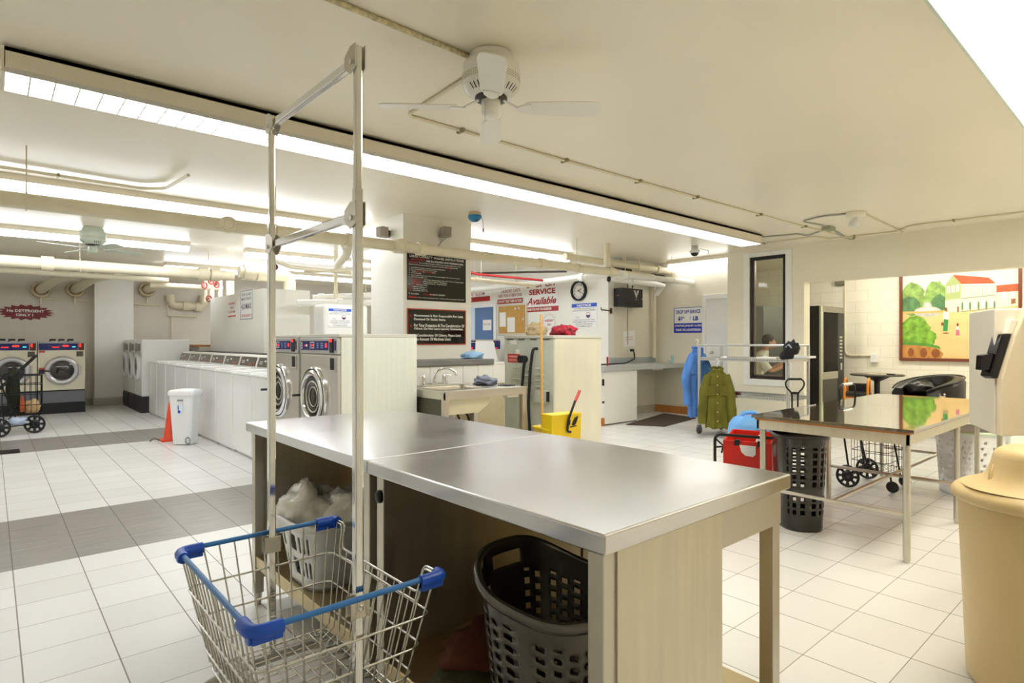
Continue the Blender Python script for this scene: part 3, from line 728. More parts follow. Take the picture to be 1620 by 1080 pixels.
MB(O).slab(P, .745, .755, .64, .75, .014, .055).build('drain_slot', DARK, t)
MB(O).slab(P, .09, .21, 1.265, 1.315, .012, .016).build('rating_plate', PAPER, t)
q = MB(O).slab(P, .06, .265, 1.055, 1.155, .012, .016).build('red_label', mat('warning_label_red', (205, 40, 34), .5), t)
MB(O).text(P, 'WARNING', .16, 1.125, .16, .025, .018, .01).rect(P, .08, .24, 1.09, 1.094, .018).rect(P, .08, .24, 1.075, 1.079, .018).build('label_lettering', WINK, q)
MB(O).slab(P, .20, .265, 1.155, 1.21, .012, .016).build('white_label', PAPER, t)
for k, a in enumerate((.44, .56)):
    b = MB(O).tube([P(a - .07 * (1 - k), 1.1, .012), P(a - .06 * (1 - k), 1.10, .07), P(a, 1.10, .09), P(a - .01, 1.0, .10), P(a - .06, .6, .10), P(a - .08, .25, .06), P(a - .08, .2, .012)] if k == 0 else
        [P(a, 1.22, .012), P(a, 1.22, .07), P(a, 1.17, .09), P(a - .02, 1.0, .10), P(a - .06, .6, .09), P(a - .07, .25, .06), P(a - .07, .2, .012)], .017, 8, False, .05)
    b.build('water_hose', RUBBER, t)
MB(O).cyl(P(.365, 1.1, .012), P(.365, 1.1, .1), .04, .045, 14).build('drain_fitting', BPLAS, t)
b = MB(O)
for k in range(4): b.slab(P, .05 + .2 * k, .15 + .2 * k, 1.318, 1.326, .012, .02)
b.build('cap_slots', DARK, t)
# far machines glimpsed past the pillar
t = thing('top_load_washer', 'white top-load washer with its lid up, past the sink by the blue door', 'washing machine', (6.55, 8.1, 0)); O = t.location
MB(O).box(6.5, 7.2, 8.1, 8.75, .03, .9).build('cabinet', ENAM, t, bevel=.01)
MB(O).box(6.5, 7.2, 8.09, 8.76, .9, .93).build('worktop', ENAM, t, bevel=.008)
P = plane((6.85, 8.52, .93), (1, 0, 0), (0, .15, 1))
MB(O).prism([(-.27, 0), (.27, 0), (.21, .36), (.19, .385), (-.19, .385), (-.21, .36)], P, 0, .015).build('lid', ENAM, t, bevel=.004)
t = thing('dark_console_washer', 'steel washer with a navy console, behind the raised white lid', 'washing machine', (7.1, 9.3, 0)); O = t.location
MB(O).box(6.75, 7.6, 9.0, 9.7, 0, 1.34).build('cabinet', FRONT, t, bevel=.006)
P = plane((6.75, 9.0, 0), (1, 0, 0))
c = MB(O).slab(P, .02, .83, 1.15, 1.315, 0, .012).build('console', NAVY, t)
MB(O).rect(P, .42, .5, 1.27, 1.3, .014).rect(P, .62, .75, 1.16, 1.18, .014).rect(P, .05, .14, 1.16, 1.19, .014).build('red_display', GLOWRED, c)
MB(O).rect(P, .64, .68, 1.2, 1.27, .014).rect(P, .1, .3, 1.28, 1.29, .014).build('panel_lettering', WINK, c)
# ------------------------------------------------------------------ sink table
t = thing('sink_table', 'stainless sink table against the tiled low wall', 'sink', (3.4, 4.6, 0)); O = t.location
x0, x1, y0, y1, zt = 2.93, 3.90, 4.22, 5.045, .865
ix0, ix1, iy0, iy1 = 3.02, 3.56, 4.38, 4.86
b = MB(O)
for a in ((x0, ix0, y0, y1), (ix1, x1, y0, y1), (ix0, ix1, y0, iy0), (ix0, ix1, iy1, y1)): b.box(*a, zt - .012, zt)
b.box(x0, x1, y0, y0 + .012, zt - .07, zt - .012).box(x0, x1, y1 - .012, y1, zt - .07, zt - .012).box(x0, x0 + .012, y0, y1, zt - .07, zt - .012).box(x1 - .012, x1, y0, y1, zt - .07, zt - .012)
b.build('tabletop', STEEL, t)
for x in (x0 + .03, x1 - .03):
    for y in (y0 + .03, y1 - .03): MB(O).box(x - .025, x + .025, y - .025, y + .025, 0, zt - .012).build('leg', STEEL, t, bevel=.003)
MB(O).box(x0 + .02, x0 + .03, y0 + .055, y1 - .055, .2, zt - .07).build('side_panel', mat('dark_speckled_panel', (84, 80, 62), .5, noisy=.3, nscale=(40, 40, 40)), t)
b = MB(O)
def rr(xa, xb, ya, yb, z, r=.06, n=6):
    out = []
    for cx, cy, a in ((xb - r, yb - r, 0), (xa + r, yb - r, 90), (xa + r, ya + r, 180), (xb - r, ya + r, 270)):
        for k in range(n + 1): q = math.radians(a + 90 * k / n); out.append(V(cx + r * math.cos(q), cy + r * math.sin(q), z))
    return out
b.loft([rr(ix0 - .02, ix1 + .02, iy0 - .02, iy1 + .02, zt - .07), rr(ix0 - .01, ix1 + .01, iy0 - .01, iy1 + .01, zt - .16), rr(ix0 + .05, ix1 - .05, iy0 + .05, iy1 - .05, zt - .235),
        ], True, False)
b.build('sink_bowl', mat('cream_sink', (236, 226, 190), .25), t)
MB(O).loft([rr(ix0 - .02, ix1 + .02, iy0 - .02, iy1 + .02, zt + .003), rr(ix0 + .01, ix1 - .01, iy0 + .01, iy1 - .01, zt + .004), rr(ix0 + .02, ix1 - .02, iy0 + .02, iy1 - .02, zt - .02), rr(ix0 + .04, ix1 - .04, iy0 + .04, iy1 - .04, zt - .2)], False, True).build('basin', mat('steel_basin', (176, 168, 150), .35, .8), t)
b = MB(O).cyl((3.29, 4.62, .63), (3.29, 4.62, .56), .05, .035, 16).tube([(3.29, 4.62, .57), (3.29, 4.62, .36), (3.29, 4.76, .33), (3.29, 4.76, .45), (3.29, 5.03, .45)], .02, 10, False, .05)
b.build('drain_pipe', mat('white_drain_pipe', (214, 208, 196), .35), t)
b = MB(O).tube([(3.22, 4.98, .8), (3.2, 4.9, .5), (3.22, 4.95, .2)], .009, 8).tube([(3.5, 4.95, .75), (3.62, 4.85, .62), (3.72, 4.72, .2)], .012, 8, False, .2).tube([(3.5, 4.98, .7), (3.58, 4.95, .6), (3.66, 4.8, .2)], .01, 8, False, .2)
b.build('supply_hoses', RUBBER, t)
b = MB(O).box(3.66, 3.80, 4.235, 4.30, .77, .795); b.build('pull_latch', mat('white_latch', (222, 216, 204), .4), t, bevel=.004)
t = thing('faucet', 'chrome two-handle faucet with arched spout at the back of the sink', 'faucet', (3.30, 4.93, .865)); O = t.location
MB(O).box(3.15, 3.45, 4.90, 4.96, .865, .89).build('base', CHROME, t, bevel=.008)
MB(O).tube([(3.30, 4.93, .88), (3.30, 4.93, .93), (3.32, 4.86, 1.03), (3.36, 4.76, 1.045), (3.40, 4.70, 1.0), (3.40, 4.695, .97)], [.016, .015, .013, .012, .013, .014], 10, False, .05).build('spout', CHROME, t)
for x, d in ((3.18, -1), (3.42, 1)):
    b = MB(O).lathe([(.022, 0), (.018, .05), (.02, .075), (.012, .085)], (x, 4.93, .885), n=14).tube([(x, 4.93, .96), (x + d * .04, 4.91, .965), (x + d * .07, 4.90, .955)], .007, 8)
    b.build('handle', CHROME, t)
blob('wash_cloth', 'grey blue cloth crumpled at the right end of the sink table', 'cloth', (3.70, 4.62, .905), (.12, .10, .055), mat('grey_blue_cloth', (128, 132, 150), .9, noisy=.2, bump=.3, bscale=90), .7, 2.6)
tag(MB().box(3.76, 3.87, 4.36, 4.5, .866, .874).build('sponge_pad', mat('dark_pad', (50, 50, 58), .8)), 'small dark pad lying beside the crumpled cloth on the sink', 'pad')
blob('blue_cloth', 'light blue cloth on the right end of the grey ledge by the pillar', 'cloth', (3.99, 5.22, 1.14), (.14, .1, .045), mat('light_blue_cloth', (150, 188, 224), .9, noisy=.12, bump=.3, bscale=90), .5, 7.7)
# ------------------------------------------------------------------ mop bucket, mop
YEL = mat('yellow_plastic', (240, 204, 8), .35)
t = thing('mop_bucket', 'yellow mop bucket with wringer, in front of the pale washer side', 'mop bucket', (4.14, 4.08, 0), -.12)
def rq(a, c, z, r=.05):
    return [V(p.x, p.y, z) for p in rr(-a, a, -c, c, 0, r)]
MB().loft([rq(.135, .11, .09), rq(.16, .14, .32), rq(.175, .15, .46), rq(.187, .16, .46), rq(.187, .16, .475), rq(.168, .145, .475), rq(.15, .13, .3), rq(.125, .1, .1)]).build('bucket', YEL, t)
b = MB().loft([[p + V(0, -.10, 0) for p in r] for r in (rq(.175, .085, .30, .02), rq(.185, .09, .60, .02), rq(.19, .095, .61, .02), rq(.175, .08, .61, .02), rq(.13, .055, .44, .02))]); b.build('wringer', YEL, t)
P = plane((0, -.1905, .51), (1, 0, 0), (0, -.02, 1))
b = MB().prism([(.0, .03), (.035, .045), (.03, .0), (.012, -.015)], P, 0, .003).prism([(.05, .0), (.085, .06), (.13, .075), (.12, .04), (.10, .0), (.07, -.015)], P, 0, .003).prism([(.03, -.03), (.11, -.02), (.11, -.012), (.03, -.02)], P, 0, .003)
b.build('warning_graphic', BINK, t)
b = MB().tube([(.03, -.20, .44), (-.02, -.21, .45), (-.01, -.21, .55), (.07, -.21, .72), (.085, -.21, .745)], .012, 8, False, .06); h = b.build('wringer_handle', BPLAS, t)
MB().tube([(.08, -.21, .735), (.135, -.21, .83)], .0145, 10).build('grip', mat('pink_red_grip', (222, 88, 92), .45), h)
for x in (-.11, .11):
    for y in (-.09, .09):
        MB().lathe([(.01, -.012), (.04, -.01), (.04, .01), (.01, .012)], (x, y, .04), (1, 0, 0), 16).cyl((x, y, .05), (x, y, .1), .01, n=8).build('caster', GREYP, t)
t = thing('mop', 'tall wooden mop handle standing up out of the yellow bucket', 'mop', (4.0, 4.12, .48)); O = t.location
MB(O).cyl((4.005, 4.12, .40), (4.03, 4.16, 1.565), .0135, .0135, 12).build('handle', mat('pale_wood', (226, 178, 102), .45, noisy=.12, nscale=(30, 30, 3)), t)
b = MB(O)
for k in range(26):
    a = random.uniform(0, 2 * PI); r = random.uniform(.01, .06)
    b.tube([(4.005, 4.12, .42), (4.005 + r * .6 * math.cos(a), 4.12 + r * .6 * math.sin(a), .33), (4.005 + r * math.cos(a), 4.12 + r * math.sin(a), .17)], .006, 5)
b.build('mop_strands', mat('mop_cotton', (196, 188, 170), .9), t)
# ------------------------------------------------------------------ bin, cone, cart near the white washers
t = thing('waste_bin', 'tall white plastic waste bin standing by the top-load washers', 'bin', (1.86, 8.4, 0), -.72); t.scale = (.74, .74, 1)
MB().loft([rq(.155, .125, .01), rq(.16, .13, .03), rq(.205, .165, .62), rq(.21, .17, .64), rq(.2, .16, .64), rq(.15, .12, .04)]).build('bin_body', WPLAS, t)
MB().loft([rq(.222, .182, .625), rq(.225, .185, .665), rq(.20, .16, .69), rq(.10, .08, .70)]).build('lid', WPLAS, t)
P = plane((0, -.168, .5), (1, 0, 0), (0, -.06, 1))
MB().slab(P, -.045, .05, .055, .075, 0, .006).build('grip_slot', mat('grey_slot', (140, 142, 150), .5), t)
s = MB().slab(P, -.045, .045, -.10, .01, 0, .002).build('sticker', mat('pale_sticker', (214, 226, 232), .4), t)
MB().rect(P, -.04, .005, -.095, -.06, .003).rect(P, -.04, -.02, -.055, 0, .003).build('sticker_print', BLUEINK, s)
MB().torus((.12, -.15, .06), (0, 1, 0), .04, .007, 20, 8).build('wheel_hoop', mat('grey_hoop', (120, 124, 120), .4), t)
t = thing('floor_cone', 'orange safety cone half hidden behind the white bin', 'cone', (1.79, 8.86, 0))
OR = mat('safety_orange', (226, 66, 22), .45)
MB().lathe([(.10, .02), (.085, .04), (.03, .48), (.022, .5), (.0, .5)], n=24).build('cone_body', OR, t)
MB().box(-.13, .13, -.13, .13, 0, .022).build('cone_base', OR, t, bevel=.005)
MB().tube([(-.13, 0, .012), (-.2, -.03, .05), (-.24, 0, .012)], .012, 8).build('hook_foot', mat('grey_hoop', (0, 0, 0)), t)
def wheel(b, c, ax, R, w=.02, n=24):
    b.lathe([(R, -w / 2), (R * .97, -w * .7), (R * .8, -w * .5), (R * .8, w * .5), (R * .97, w * .7), (R, w / 2)], c, ax, n, True)
def spoked(name, c, ax, R, parent, o=(0, 0, 0), holes=8):
    """black wheel: tyre, disc pierced by round holes"""
    b = MB(o); c = Vector(c); ax = Vector(ax).normalized()
    b.torus(c, ax, R * .9, R * .1, 32, 8)
    u = ax.cross(V(0, 0, 1)).normalized(); w = V(0, 0, 1); m = 4
    n = holes * m; t_ = R * .05
    ring = lambda r, k, s: c + (u * math.cos(2 * PI * k / n) + w * math.sin(2 * PI * k / n)) * r + ax * s
    for a, bb in ((0, .5), (.78, .92)):
        b.lathe([(max(1e-4, R * a), -t_), (R * bb, -t_), (R * bb, t_), (max(1e-4, R * a), t_)], c, ax, 32, True)
    for h in range(holes):
        k0 = h * m - .9; k1 = h * m + .9
        v = [ring(R * r, k, s) for r in (.48, .8) for k in (k0, k1) for s in (-t_, t_)]
        b.add(v, [(0, 1, 3, 2), (4, 6, 7, 5), (0, 2, 6, 4), (1, 5, 7, 3), (0, 4, 5, 1), (2, 3, 7, 6)])
    return b.build(name, BPLAS, parent)
t = thing('shopping_trolley', 'black wire folding shopping trolley with groceries, before the cream washers', 'shopping cart', (.33, 11.0, 0)); O = t.location
b = MB(O); X0, X1, Y0, Y1, Z0, Z1 = .12, .56, 10.85, 11.2, .26, .82
for z in (Z0, .4, .55, .69, Z1): b.tube([(X0, Y0, z), (X1, Y0, z), (X1, Y1, z), (X0, Y1, z)], .006 if z < Z1 else .009, 6, True, .02)
for k in range(8):
    x = lerp(X0, X1, k / 7); b.tube([(x, Y0, Z1), (x, Y0, Z0), (x, Y1, Z0), (x, Y1, Z1)], .004, 5)
for k in range(1, 6):
    y = lerp(Y0, Y1, k / 6); b.tube([(X0, y, Z1), (X0, y, Z0), (X1, y, Z0), (X1, y, Z1)], .004, 5)
b.build('wire_basket', BMET, t)
b = MB(O)
for y in (Y0 - .01, Y1 + .01): pass
b.tube([(.30, Y0 - .01, .14), (.14, Y0 - .01, .6), (.10, Y0 - .01, .8)], .01, 8)
b.tube([(.06, Y0 - .02, .60), (.50, Y0 - .02, 1.10), (.50, Y1, 1.10), (.06, Y1, .60)], .012, 8, False, .05)
b.build('handle_frame', BMET, t)
spoked('wheel', (.47, 10.80, .13), (.35, 1, 0), .13, t, O)
spoked('wheel', (.09, 10.62, .13), (.35, 1, 0), .13, t, O)
MB(O).tube([(.09, 10.64, .13), (.47, 10.82, .13)], .008, 8).build('axle', BMET, t)
for p, q in (((X0 + .1, Y0, Z0), (.12, 10.66, .13)), ((X1 - .05, Y0, Z0), (.45, 10.82, .13)), ((X1 - .02, Y1, Z0), (X1 - .02, Y1, 0)), ((X0 + .02, Y1, Z0), (X0 + .02, Y1, 0))): MB(O).tube([p, q], .008, 6).build('leg', BMET, t)
blob('garment', 'dark green garment draped down inside the black trolley', 'clothes', (.24, 10.98, .60), (.085, .09, .35), mat('dark_green_cloth', (38, 44, 24), .9, noisy=.3), .35, 4.1)
blob('grocery_bag', 'tan mesh bag of groceries lying in the black trolley', 'bag', (.45, 11.0, .36), (.10, .10, .11), mat('tan_mesh', (206, 172, 126), .8, noisy=.3, nscale=(30, 30, 30)), .35, 9.1)
blob('snack_packet', 'orange and red packet tucked beside the green garment in the trolley', 'packet', (.335, 10.92, .40), (.03, .03, .13), mat('orange_packet', (208, 96, 40), .4, noisy=.5, nscale=(10, 10, 14)), .3, 6.1)
blob('carrier_bag', 'pale blue plastic bag hanging low between the trolley wheels', 'bag', (.27, 10.74, .19), (.12, .05, .06), mat('pale_blue_film', (176, 190, 214), .4, noisy=.2), .6, 3.3)
tag(MB().box(-.45, .26, 9.02, 9.28, .001, .012).build('drain_grate', mat('dark_grate', (44, 38, 34), .5, .5, noisy=.4, nscale=(60, 20, 1))), 'dark slotted floor drain grate in the grey tile band', 'drain grate')
# ------------------------------------------------------------------ notices on the pillar
def sign(name, label, P, w, h, m, t_=.006, o=None):
    t = thing(name, label, 'sign', o if o is not None else P(w / 2, 0, 0))
    b = MB(t.location).slab(P, 0, w, 0, h, .001, t_); b.build('board', m, t, bevel=.0015)
    return t, t.location
def lines(t, O, P, rows, m, name='lettering', d=.0075):
    """rows: (text, cx, cy, w, h[, bold, shear])"""
    b = MB(O)
    for r in rows:
        if r[0] == '#': b.rect(P, r[1] - r[3] / 2, r[1] + r[3] / 2, r[2] - r[4] / 2, r[2] + r[4] / 2, d - .0004)
        else: b.text(P, r[0], r[1], r[2], r[3], r[4], d, *(r[5:] or (.01,)))
    return b.build(name, m, t)
P, w, h = board_y(5.85, 643.5, 400, 736.5, 479)
# photo edges: left top 400, right top 410
t, O = sign('instruction_sign', 'black washer instruction sign, the upper of two on the pillar', P, w, h, SIGNB)
def L(txt, x, y, wd, hh, *r): return (txt, w * (x + wd / 2), h * (1 - y), w * wd, h * hh) + r
lines(t, O, P, [L('LARGE CAPACITY WASHER INSTRUCTIONS', .04, .05, .92, .055, .02), L('KEEP ALL CHILDREN AWAY FROM MACHINES', .31, .13, .64, .04, .015),
    L('For Your Safety & Protection, This Machine Is Equipped With A Door Which', .19, .19, .72, .028), L('Should Lock During Cycle & Unlock At The End Of Cycle When The        Light Goes Off', .03, .235, .82, .028),
    L('1.  Load clothes in washer, close door and turn handle down.', .03, .295, .60, .026), L('2.  Select programme and water temperature.', .03, .335, .46, .026), L('3.  Select              or              cycle.', .03, .375, .44, .026), L('4.  Add your soap.', .03, .415, .2, .026),
    L('5.  Insert coins in slot, push slide in firmly, cycle begins when coins all drop in.', .03, .46, .86, .026), L('6.  After the start light is on:', .03, .50, .3, .026), L('- After filling Adding Detergent, Wait 1/2 Turn Before Adding Detergent', .26, .545, .70, .026), L('- Adding bleach Before, Add Bleach', .24, .585, .42, .026), L('- Adding Softener, Add Softener', .24, .625, .42, .026),
    L('7.                Open Door When:', .03, .665, .3, .026), L('- Cylinder Is Moving, or', .08, .71, .24, .026), L('- Water Is In Window, or', .08, .75, .24, .026), L('- The Indicator Light Is On.', .08, .79, .26, .026), L('8.  This machine                            BE USED BY CHILDREN !', .03, .86, .6, .03), L('In Case of Power Interruption, Allow 3-5 Minutes Before Attempting To Open Door', .17, .94, .8, .026)], WINK)
lines(t, O, P, [L('WARNING', .12, .115, .16, .045, .03), L('#', .03, .185, .14, .022), L('#', .66, .235, .06, .025), L('HOT', .15, .375, .12, .03, .03), L('COLD', .3, .375, .12, .03, .03), L('Prewash', .08, .545, .16, .028, .02), L('Bleach', .08, .585, .15, .028, .02), L('Softener', .08, .625, .15, .028, .02), L('DO NOT', .08, .665, .12, .028, .03), L('#', .04, .75, .02, .1), L('SHOULD NOT', .26, .86, .2, .032, .03), L('#', .02, .935, .14, .03)], RED, 'red_lettering')
b = MB(O).prism([(w * .06, h * .865), (w * .11, h * .865), (w * .085, h * .905)], P, .0065, .0075); b.build('warning_triangle', RED, t)
P, w, h = board_y(5.85, 643.5, 487, 736.5, 545)
t, O = sign('responsibility_sign', 'black management notice with red border, the lower one on the pillar', P, w, h, SIGNB)
b = MB(O)
for a in ((0, w, 0, .012), (0, w, h - .012, h), (0, .012, .012, h - .012), (w - .012, w, .012, h - .012)): b.slab(P, *a, .006, .0075)
b.build('red_border', mat('orange_red_border', (190, 66, 40), .4), t)
lines(t, O, P, [L('Management Is Not Responsible For Lost,', .11, .20, .84, .085, .02), L('Damaged Or Stolen Items.', .11, .30, .53, .085, .02), L('For Your Protection & The Consideration Of', .11, .46, .86, .085, .02), L('Others, Do Not Leave Laundry Unattended.', .11, .56, .84, .085, .02), L('In Consideration Of Others, Please Limit', .11, .74, .80, .085, .02), L('The Amount Of Machines Used.', .11, .84, .62, .085, .02)], WINK)
b = MB(O)
for y in (.21, .48, .75): b.cyl(P(w * .06, h * (1 - y), .006), P(w * .06, h * (1 - y), .008), .011, n=14)
b.build('bullets', RED, t)
# small speakers on the pillar
def speaker(label, c, nrm, rz=0):
    t = thing('wall_speaker', label, 'speaker', c)
    n = Vector(nrm).normalized(); u = n.cross(V(0, 0, 1)); P = plane((0, 0, 0), -u if False else V(0, 0, 1).cross(n))
    b = MB(); b.prism([(-.055, -.06), (.055, -.06), (.06, .06), (-.06, .06)], P, .05, .15); b.build('speaker_box', mat('taupe_speaker', (164, 154, 144), .5), t, bevel=.012)
    b = MB().slab(P, -.045, .045, -.05, .05, .15, .155); b.build('grille', mat('taupe_grille', (150, 141, 130), .7), t)
    b = MB().slab(P, -.02, .02, -.03, .03, 0, .05).slab(P, -.05, .05, -.055, -.045, .02, .05); b.build('bracket', mat('rusty_bracket', (84, 56, 40), .6), t)
    return t
speaker('taupe speaker box mounted above the black instruction sign', on_y(699, 369, 5.85), (-.15, -1, 0))
speaker('taupe speaker on the left side of the pillar, near the cart rack', on_x(616, 369, 3.5), (-1, -.15, 0))
t = MB(); p = on_y(694, 378, 5.84)
t.tube([on_y(706, 376, 5.83), on_y(699, 382, 5.84), on_y(692, 391, 5.845)], .003, 5)
tag(t.build('speaker_wire', mat('grey_wire', (120, 116, 108), .5)), 'thin wire dangling from the speaker above the black sign', 'wire')
# notice cabinet behind the steel washers
t = thing('utility_cabinet', 'white rounded utility cabinet behind the steel washers, blue notice on it', 'cabinet', (3.85, 8.2, 0)); O = t.location
cb = on_y(513, 480, 8.0); x0 = cb.x
MB(O).box(x0, x0 + .68, 8.0, 8.4, .0, cb.z).build('cabinet_body', mat('rounded_white_cabinet', (230, 229, 222), .4), t, bevel=.05, seg=4)
def notice(label, P, w, h, o=None):
    t, O = sign('notice_sign', label, P, w, h, SIGNW)
    b = MB(O).slab(P, .006, w - .006, h * .84, h - .006, .006, .0072); b.build('blue_header', mat('notice_blue', (32, 84, 200), .4), t)
    lines(t, O, P, [('NOTICE', w / 2, h * .91, w * .55, h * .085, .04)], WINK, 'header_lettering', .008)
    R = [('CUSTOMERS ARE REQUIRED TO', w * .5, h * .78, w * .78, h * .045), ('USE HE DETERGENT IN THIS LAUNDROMAT', w * .5, h * .705, w * .9, h * .045), ('Thank', w * .24, h * .44, w * .16, h * .04),
         ('IF SUDS SHOW IN DETERGENT DRAIN', w * .5, h * .33, w * .82, h * .04), ('PROGRAMME IS USING TOO MUCH', w * .5, h * .25, w * .86, h * .04), ('DETERGENT WASTES MONEY', w * .5, h * .165, w * .66, h * .04), ('THE RECOMMENDED AMOUNT', w * .5, h * .08, w * .6, h * .04)]
    lines(t, O, P, R, GREYINK)
    b = MB(O); c = (w * .66, h * .52); r = h * .105
    b.poly([(c[0] + r * math.cos(PI + PI * k / 14), c[1] + r * math.sin(PI + PI * k / 14)) for k in range(15)], P, .0078); b.build('emblem', mat('emblem_navy', (52, 40, 130), .5), t)
    b = MB(O); N = 28
    b.loft([[P(c[0] + rr_ * math.cos(2 * PI * k / N), c[1] + rr_ * math.sin(2 * PI * k / N), .0079) for k in range(N)] for rr_ in (r * .9, r * 1.08)], False, False); b.build('emblem_ring', RED, t)
    return t
P, w, h = board_y(8.0, 519, 487, 556, 517.5)
notice('blue headed notice on the rounded white cabinet, behind the steel washers', P, w, h)
b = MB(O)
# signs on the enclosure
P, w, h = board_x(3.2, 361, 476, 374, 502)
t, O = sign('policy_sign', 'small white sign with red lettering on the white enclosure above the washers', P, w, h, SIGNW)
lines(t, O, P, [('LAUNDROMAT', w / 2, h * .82, w * .85, h * .13), ('AND', w / 2, h * .58, w * .4, h * .13), ('CUSTOMS', w / 2, h * .34, w * .85, h * .13), ('#', w / 2, h * .1, w * .95, h * .08)], mat('orange_red_ink', (214, 84, 60), .5))
P, w, h = board_x(3.2, 381, 461, 400, 504)
t, O = sign('price_sign', 'larger framed price sign beside the small red one on the white enclosure', P, w, h, SIGNW)
b = MB(O)
for a in ((0, w, 0, .012), (0, w, h - .012, h), (0, .012, 0, h), (w - .012, w, 0, h)): b.slab(P, *a, .006, .009)
b.build('frame', mat('grey_blue_frame', (150, 158, 176), .5), t)
lines(t, O, P, [('TOP LOAD', w / 2, h * .86, w * .8, h * .09), ('MACHINES', w / 2, h * .71, w * .8, h * .09), ('4.3 MAX', w / 2, h * .45, w * .84, h * .2, .03)], GREYINK)
lines(t, O, P, [('NO BLANKETS', w / 2, h * .13, w * .84, h * .1)], mat('pink_red_ink', (220, 120, 100), .5), 'red_lettering')
# burst sign on the far wall
p = on_y(41, 494, 14.79)
P = plane((p.x, 14.795, p.z), (1, 0, 0)); pts = []
Wb, Hb = .435, .155; n = 18
for k in range(2 * n):
    q = PI * k / n; f = 1. if k % 2 == 0 else .78
    pts.append((Wb * f * math.cos(q), Hb * f * math.sin(q)))
t = thing('burst_sign', 'dark red starburst detergent sign on the far wall above the cream washers', 'sign', (p.x, 14.79, p.z)); O = t.location
MB(O).prism(pts, P, 0, .006).build('board', mat('dark_red_board', (122, 16, 22), .45), t)
lines(t, O, P, [('He DETERGENT', 0, .03, .56, .055, .03), ('ONLY !', -.02, -.05, .26, .05, .03)], WINK)
# ------------------------------------------------------------------ service wall: signs, board, clock
XS = 7.998
P, w, h = board_x(XS, 728, 463.5, 777, 475.5)
t, O = sign('laundry_room_sign', 'white laundry room sign with red band above the blue door', P, w, h, SIGNW)
MB(O).slab(P, .01, w - .03, .0, h * .46, .006, .0072).build('red_band', RED, t)
lines(t, O, P, [('LAUNDRY ROOM', w * .43, h * .73, w * .74, h * .32)], REDINK)
lines(t, O, P, [('MORE', w * .3, h * .23, w * .2, h * .26, .04)], WINK, 'band_lettering', .009)
P, w, h = board_x(XS, 787, 457, 828, 479)
t, O = sign('cart_rules_sign', 'white laundry cart sign with boxed red lettering above the cork board', P, w, h, SIGNW)
lines(t, O, P, [('LAUNDRY CARTS', w * .53, h * .80, w * .72, h * .2, .01), ('ARE FOR EVERYONE', w * .5, h * .52, w * .92, h * .2, .01), ('#', w / 2, h * .17, w * .98, h * .30)], REDINK)
lines(t, O, P, [('DO NOT TAKE THEM OUTSIDE', w / 2, h * .17, w * .9, h * .17, .02)], WINK, 'band_lettering', .009)
P, w, h = board_x(XS, 831, 447, 884, 491)
t, O = sign('drop_off_sign', 'large white Drop Off Service Available sign with red lettering', P, w, h, SIGNW)
MB(O).slab(P, .0, w, .0, h * .155, .006, .0072).build('red_band', RED, t)
lines(t, O, P, [('DROP OFF', w * .5, h * .88, w * .88, h * .16, .04), ('SERVICE', w * .52, h * .65, w * .78, h * .18, .04), ('Available', w * .5, h * .35, w * .88, h * .24, .03, .35)], REDINK)
lines(t, O, P, [('THANK YOU FOR YOUR BUSINESS', w * .42, h * .08, w * .76, h * .08, .04)], WINK, 'band_lettering', .009)
p0 = on_x(869, 509, XS)
P = plane((XS, p0.y, p0.z), (0, -1, 0)); pts = []
for k in range(24):
    q = PI * k / 12; f = 1. if k % 2 == 0 else .74
    pts.append((.19 * f * math.cos(q), .17 * f * math.sin(q)))
t = thing('burst_sign', 'white starburst detergent sign under the Drop Off Service sign', 'sign', P(0, 0, 0)); O = t.location
MB(O).prism(pts, P, 0, .005).build('board', SIGNW, t)
lines(t, O, P, [('He DETERGENT', 0, .025, .23, .045, .02), ('ONLY!', 0, -.05, .1, .04, .02)], REDINK)
b = MB(O); b.loft([[P(x * k, y * k, .0065) for x, y in pts] for k in (.96, 1.)], False, False); b.build('burst_outline', mat('grey_red_outline', (170, 120, 116), .5), t)
P, w, h = board_x(XS, 788, 482, 834.5, 530)
t = thing('cork_board', 'framed cork notice board beside the blue door', 'notice board', P(w / 2, 0, 0)); O = t.location
MB(O).slab(P, .03, w - .03, .03, h - .03, 0, .012).build('cork', mat('cork', (202, 158, 88), .9, noisy=.14, nscale=(30, 30, 30)), t)
b = MB(O)
for a in ((0, w, 0, .04), (0, w, h - .04, h), (0, .04, .04, h - .04), (w - .04, w, .04, h - .04)): b.slab(P, *a, 0, .022)
b.build('frame', mat('pale_board_frame', (216, 210, 194), .4), t, bevel=.003)
for a0, a1, b0, b1, s_ in ((.07, .29, .28, .74, 'left-hand'), (.34, .60, .1, .57, 'right-hand')):
    m_ = MB(P(w * a0, h * b0, .013)).slab(P, w * a0, w * a1, h * b0, h * b1, .0125, .0135); q = m_.build('pinned_sheet', PAPER)
    q.location = P(w * a0, h * b0, .013); tag(q, '%s blank white sheet pinned to the cork board' % s_, 'paper')
for k, (a, c) in enumerate(((.62, .84), (.74, .85), (.88, .5))):
    q = MB().cyl((0, 0, 0), (-.012, 0, 0), .018, .02, 12).build('push_pin', WPLAS); q.location = P(w * a, h * c, .013)
    tag(q, ['left', 'right', 'lowest'][k] + ' white push pin on the cork board, of three', 'pin', 'push pins on the cork board')
P, w, h = board_x(XS, 904.5, 480.5, 945, 518.5)
notice('blue headed notice under the round wall clock', P, w, h)
c = on_x(917, 460, XS)
t = thing('wall_clock', 'round black-rimmed wall clock over the notice', 'clock', c); R = .182
ax = (-1, 0, 0); P = plane((0, 0, 0), (0, -1, 0))
